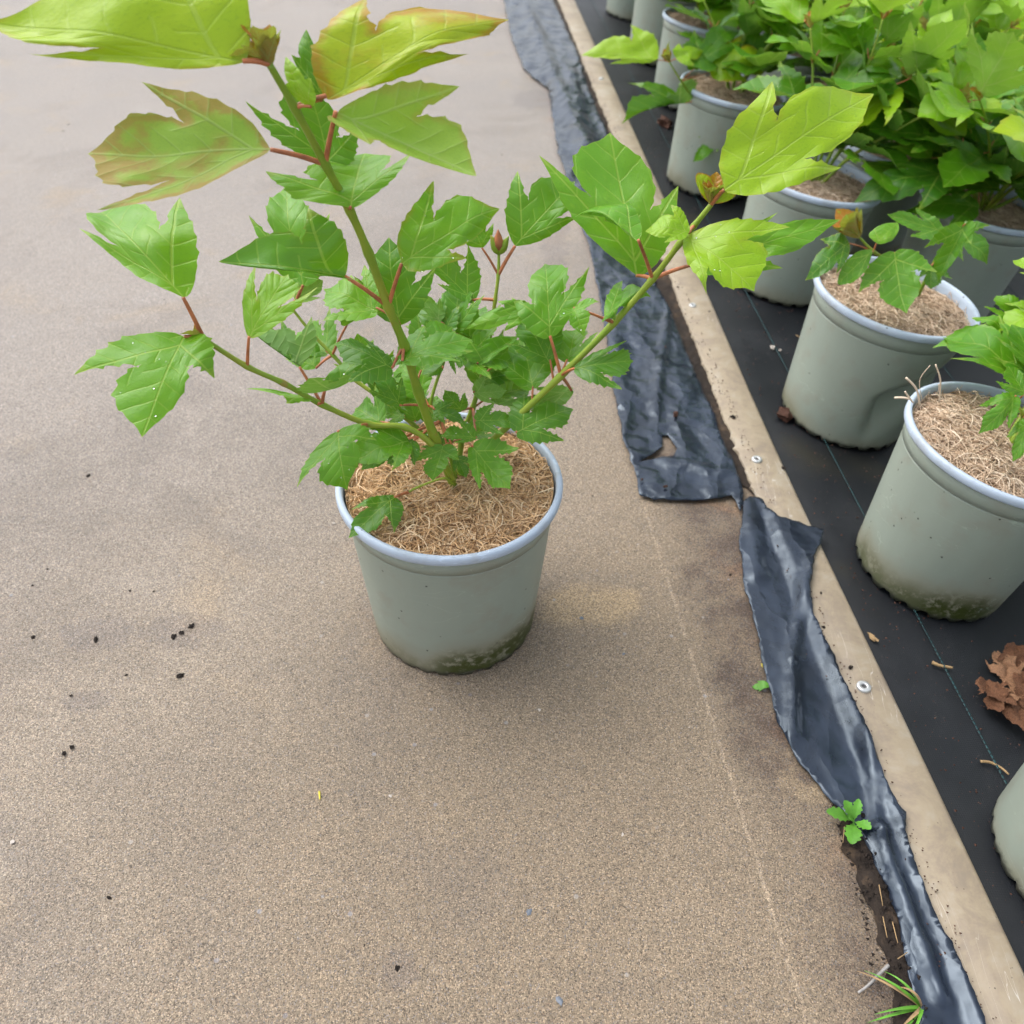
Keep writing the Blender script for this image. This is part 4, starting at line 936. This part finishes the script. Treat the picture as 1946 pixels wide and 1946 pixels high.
drop_at('bark_debris', CLR[1], 1262, 238, .022, 'brown heap of bark debris beside the pot whose branch reaches over the board', 'bark debris', where='bed')
drop_at('pebble', clod_mesh(50, MT['pebble'], .7), 1467, 662, .004, 'small pale pink pebble on the black fabric', 'pebble', where='bed')
drop_at('pebble', clod_mesh(51, MT['pebble'], .7), 1482, 667, .0022, 'tiny white grit stone on the teal thread of the fabric', 'pebble', where='bed')
drop_at('bark_chip', clod_mesh(52, MT['straw'], .5), 1658, 1213, .0035, 'orange bark chip on the fabric at the outer edge of the board', 'bark chip', where='bed', sx=1.8)
for px, py, s in ((1064, 1903, .0036), (1005, 1733, .0032), (1105, 1175, .0025), (1186, 1243, .002)): drop_at('stone_chip', clod_mesh(60+px, MT['slate'], .35), px, py, s, 'flat blue-grey stone chip set in the concrete path', 'stone chip', 'stone chips in the path')
for px, py, s in ((24, 1600, .002), (1183, 1586, .0018), (1310, 1383, .0016), (635, 995, .002), (742, 1513, .0016), (1025, 1349, .0016), (1212, 1035, .0014), (35, 995, .0016)): drop_at('white_grit', clod_mesh(90+px, MT['pebble'], .5), px, py, s, 'small white grit stone on the concrete path', 'pebble', 'white grit on the path')
# uncountable crumbs strewn over fabric and along the soil line
V, Fc = [], []; rg = random.Random(77)
def crumb(p, s):
    b = len(V); 
    for d in ((1, 0, 0), (-.6, .8, 0), (-.5, -.8, 0), (0, 0, 1)): V.append(p+Vector(d)*s*rg.uniform(.6, 1.3)+Vector((0, 0, s*.2)))
    Fc.extend([(b, b+1, b+3), (b+1, b+2, b+3), (b+2, b, b+3)])
for i in range(2600):
    y = rg.uniform(.3, 2.6); x = edge(y)+abs(rg.gauss(0, .16))+.004; crumb(Vector((x, y, bed_z(x, y)+.002)), rg.choice((.0005, .0007, .001, .0016)))
for i in range(900):
    y = rg.uniform(.1, 2.8); x = edge(y)-.045-abs(rg.gauss(0, .012)); crumb(Vector((x, y, .010)), rg.choice((.0006, .001, .0014)))
o = obj('soil_crumbs', mesh('soil_crumbs', V, Fc, MT['clod_red'], False), kind='stuff'); tag(o, 'fine brown soil crumbs strewn over the black fabric', 'soil')
V, Fc = [], []
for i in range(700):
    x, y = rg.uniform(-1.6, .38), rg.uniform(.12, 3.0); s = rg.choice((.0004, .0005, .0007, .001)); 
    if x < edge(y)-.07: crumb(Vector((x, y, .0005)), s)
sq = [tuple(ground(*q)[:2]) for q in ((1575, 1530), (1635, 1545), (1700, 1690), (1735, 1790), (1765, 1950), (1660, 1950), (1640, 1800), (1600, 1640))]
for i in range(1500):
    x, y = rg.uniform(.27, .42), rg.uniform(.2, .48)
    if inside((x, y), sq): crumb(Vector((x, y, .004+rg.uniform(0, .003))), rg.choice((.0006, .001, .0015, .0024)))
o = obj('grit_crumbs', mesh('grit_crumbs', V, Fc, MT['clod'], False), kind='stuff'); tag(o, 'fine dark grit scattered thinly over the concrete path', 'grit')
# heap of dry leaves
for i, (px, py, s, tz) in enumerate(((1908, 1272, .026, .2), (1938, 1268, .030, -.3), (1878, 1330, .024, .5), (1912, 1322, .026, .1), (1928, 1370, .026, .9), (1955, 1330, .034, .3), (1940, 1300, .026, 1.2), (1962, 1395, .03, .4), (1890, 1345, .022, .8), (1975, 1270, .03, .1))):
    rg = random.Random(i+300); p = bed(px, py); p.z += .003+.004*(i % 3)
    def fn(u, v, k=i): a = Vector((u*3+k, v*3, k)); return Vector((u+.15*noise.noise(a), v-.5+.15*noise.noise(a+Vector((5, 0, 0))), .45*abs(noise.noise(a*.7+Vector((0, 7, 0))))+.15*abs(noise.noise(a*2.3))+.30*abs(u)))
    co, fc, *_ = leaf_template('lobed', i % 4, 0.07); me = mesh('dry_leaf', [fn(c.x, c.y) for c in co], fc, MT['dry' if i % 3 else 'dry_pale'])
    o = obj('dry_leaf', me, None, p); o.scale = (s*1.5, s*1.5, s*1.0); o.rotation_euler = (rg.uniform(-.3, .3), rg.uniform(-.3, .3), rg.uniform(0, 6)); tag(o, 'curled dry brown leaf in the heap on the black fabric', 'dead leaf', 'dry leaves heaped on the fabric')
# weed seedling
wp = ground(1622, 1562, .006); weed = tag(empty('weed_seedling', Matrix.Translation(wp)), 'bright green toothed weed seedling growing at the edge of the film', 'weed')
for (tx, ty), kd, wdt in (((1570, 1542), 'oval', .62), ((1604, 1521), 'oval', .8), ((1632, 1518), 'oval', .6), ((1655, 1576), 'oval', .95), ((1617, 1604), 'oval', .75), ((1612, 1555), 'oval', .7)):
    T_ = on_plane(tx, ty, wp+Vector((0, 0, .012)), Vector((0, -.1, 1))); d = T_-wp; L = d.length; dn = d.normalized(); s = dn.cross(Vector((0, 0, 1))).normalized(); n = s.cross(dn)
    co, fc, *_ = leaf_template(kd, 2, .07)
    def fn(u, v): w_ = wdt*(0.25+0.75*min(1, max(0, (v-.15)/.35))); return dn*(L*v)+s*(u*L*w_*(1+.16*math.sin(v*34)))+n*(L*(.35*v*(1-v)+.2*abs(u)*w_))
    obj('leaf', mesh('leaf', [fn(c.x, c.y) for c in co], fc, MT['weed']), weed)
# grass tuft
gp = ground(1752, 1915, .004); tuft = tag(empty('grass_tuft', Matrix.Translation(gp)), 'small tuft of grass blades sticking out from under the film', 'grass')
for i, (tx, ty, h) in enumerate(((1626, 1848, .012), (1640, 1848, .014), (1678, 1850, .016), (1645, 1946, .006), (1705, 1960, .008), (1728, 1975, .01), (1660, 1930, .01), (1690, 1990, .006), (1700, 1880, .02))):
    T_ = ground(tx, ty, .004)-gp; s = Vector((-T_.y, T_.x, 0)).normalized(); V, Fc = [], []
    for k in range(9):
        f = k/8; c = T_*f+Vector((0, 0, h*2.4*f*(1-f*.9))); w_ = .0014*(1-f**2)+.0001; V += [c-s*w_+Vector((0, 0, .0006)), c, c+s*w_+Vector((0, 0, .0006))]
        if k: b = k*3-3; Fc += [(b, b+1, b+4, b+3), (b+1, b+2, b+5, b+4)]
    obj('blade', mesh('blade', V, Fc, MT['grass'] if i % 4 else MT['straw']), tuft)
def stick(name, px, r, mt, label, cat, z=.003, fnp=ground, group=None):
    P = [fnp(*p)+Vector((0, 0, z)) for p in px]; c = P[0].copy(); V, Fc = [], []; sp = spline([p-c for p in P], 5); tube(V, Fc, sp, [r*(1-.4*i/len(sp)) for i in range(len(sp))], 6)
    return tag(obj(name, mesh(name, V, Fc, MT[mt]), None, c), label, cat, group)
stick('twig', [(1683, 1841), (1662, 1862), (1644, 1880), (1626, 1893)], .0015, 'twig', 'bleached grey twig lying across the grass tuft', 'twig', .008)
stick('stalk', [(607, 1505), (608, 1520)], .0011, 'yellow', 'short yellow-green stalk lying alone on the concrete path', 'stalk', .001)
stick('dry_stalk', [(1512, 640), (1530, 648), (1550, 652)], .0008, 'straw', 'thin dry stalk on the black fabric near the pink pebble', 'stalk', .003, bed)
for i, px in enumerate(([(1665, 1690), (1672, 1730)], [(1672, 1750), (1680, 1790)], [(1600, 1580), (1597, 1610)], [(1700, 1830), (1718, 1818)], [(1690, 1760), (1700, 1800)])): stick('straw', px, .0005, 'straw', 'thin brown straw lying on the dark soil beside the film', 'straw', .009, group='straws on the soil')
stick('seed_husk', [(1770, 1262), (1785, 1268), (1808, 1272)], .0022, 'straw', 'brown seed husk across the teal thread near the dry leaf heap', 'husk', .003, bed)
stick('moss_fragment', [(1862, 1450), (1880, 1452), (1900, 1462), (1915, 1475)], .0016, 'straw', 'tan scrap of moss on the fabric beside the foot of a pot', 'moss', .003, bed)
drop_at('fallen_bud', clod_mesh(71, MT['yellow'], .8), 1452, 1267, .0036, 'round yellow bud lying against the edge of the film', 'bud')
p = ground(1447, 1306, .002); co, fc, *_ = leaf_template('narrow', 1, .07)
o = obj('leaf_scrap', mesh('leaf_scrap', [Vector((c.x*.016, (c.y-.5)*.018, .003*math.sin(c.y*5)+.002*abs(c.x)+.002)) for c in co], fc, MT['weed']), None, p); o.rotation_euler = (0, 0, 1.5); tag(o, 'small scrap of green leaf on the concrete near the film', 'leaf')
print('LEAVES', len(lens), sorted(l for _, l in lens)); print([q for q in lens if q[1] > 16 or q[1] < 3]); print('filler pots', nfill)
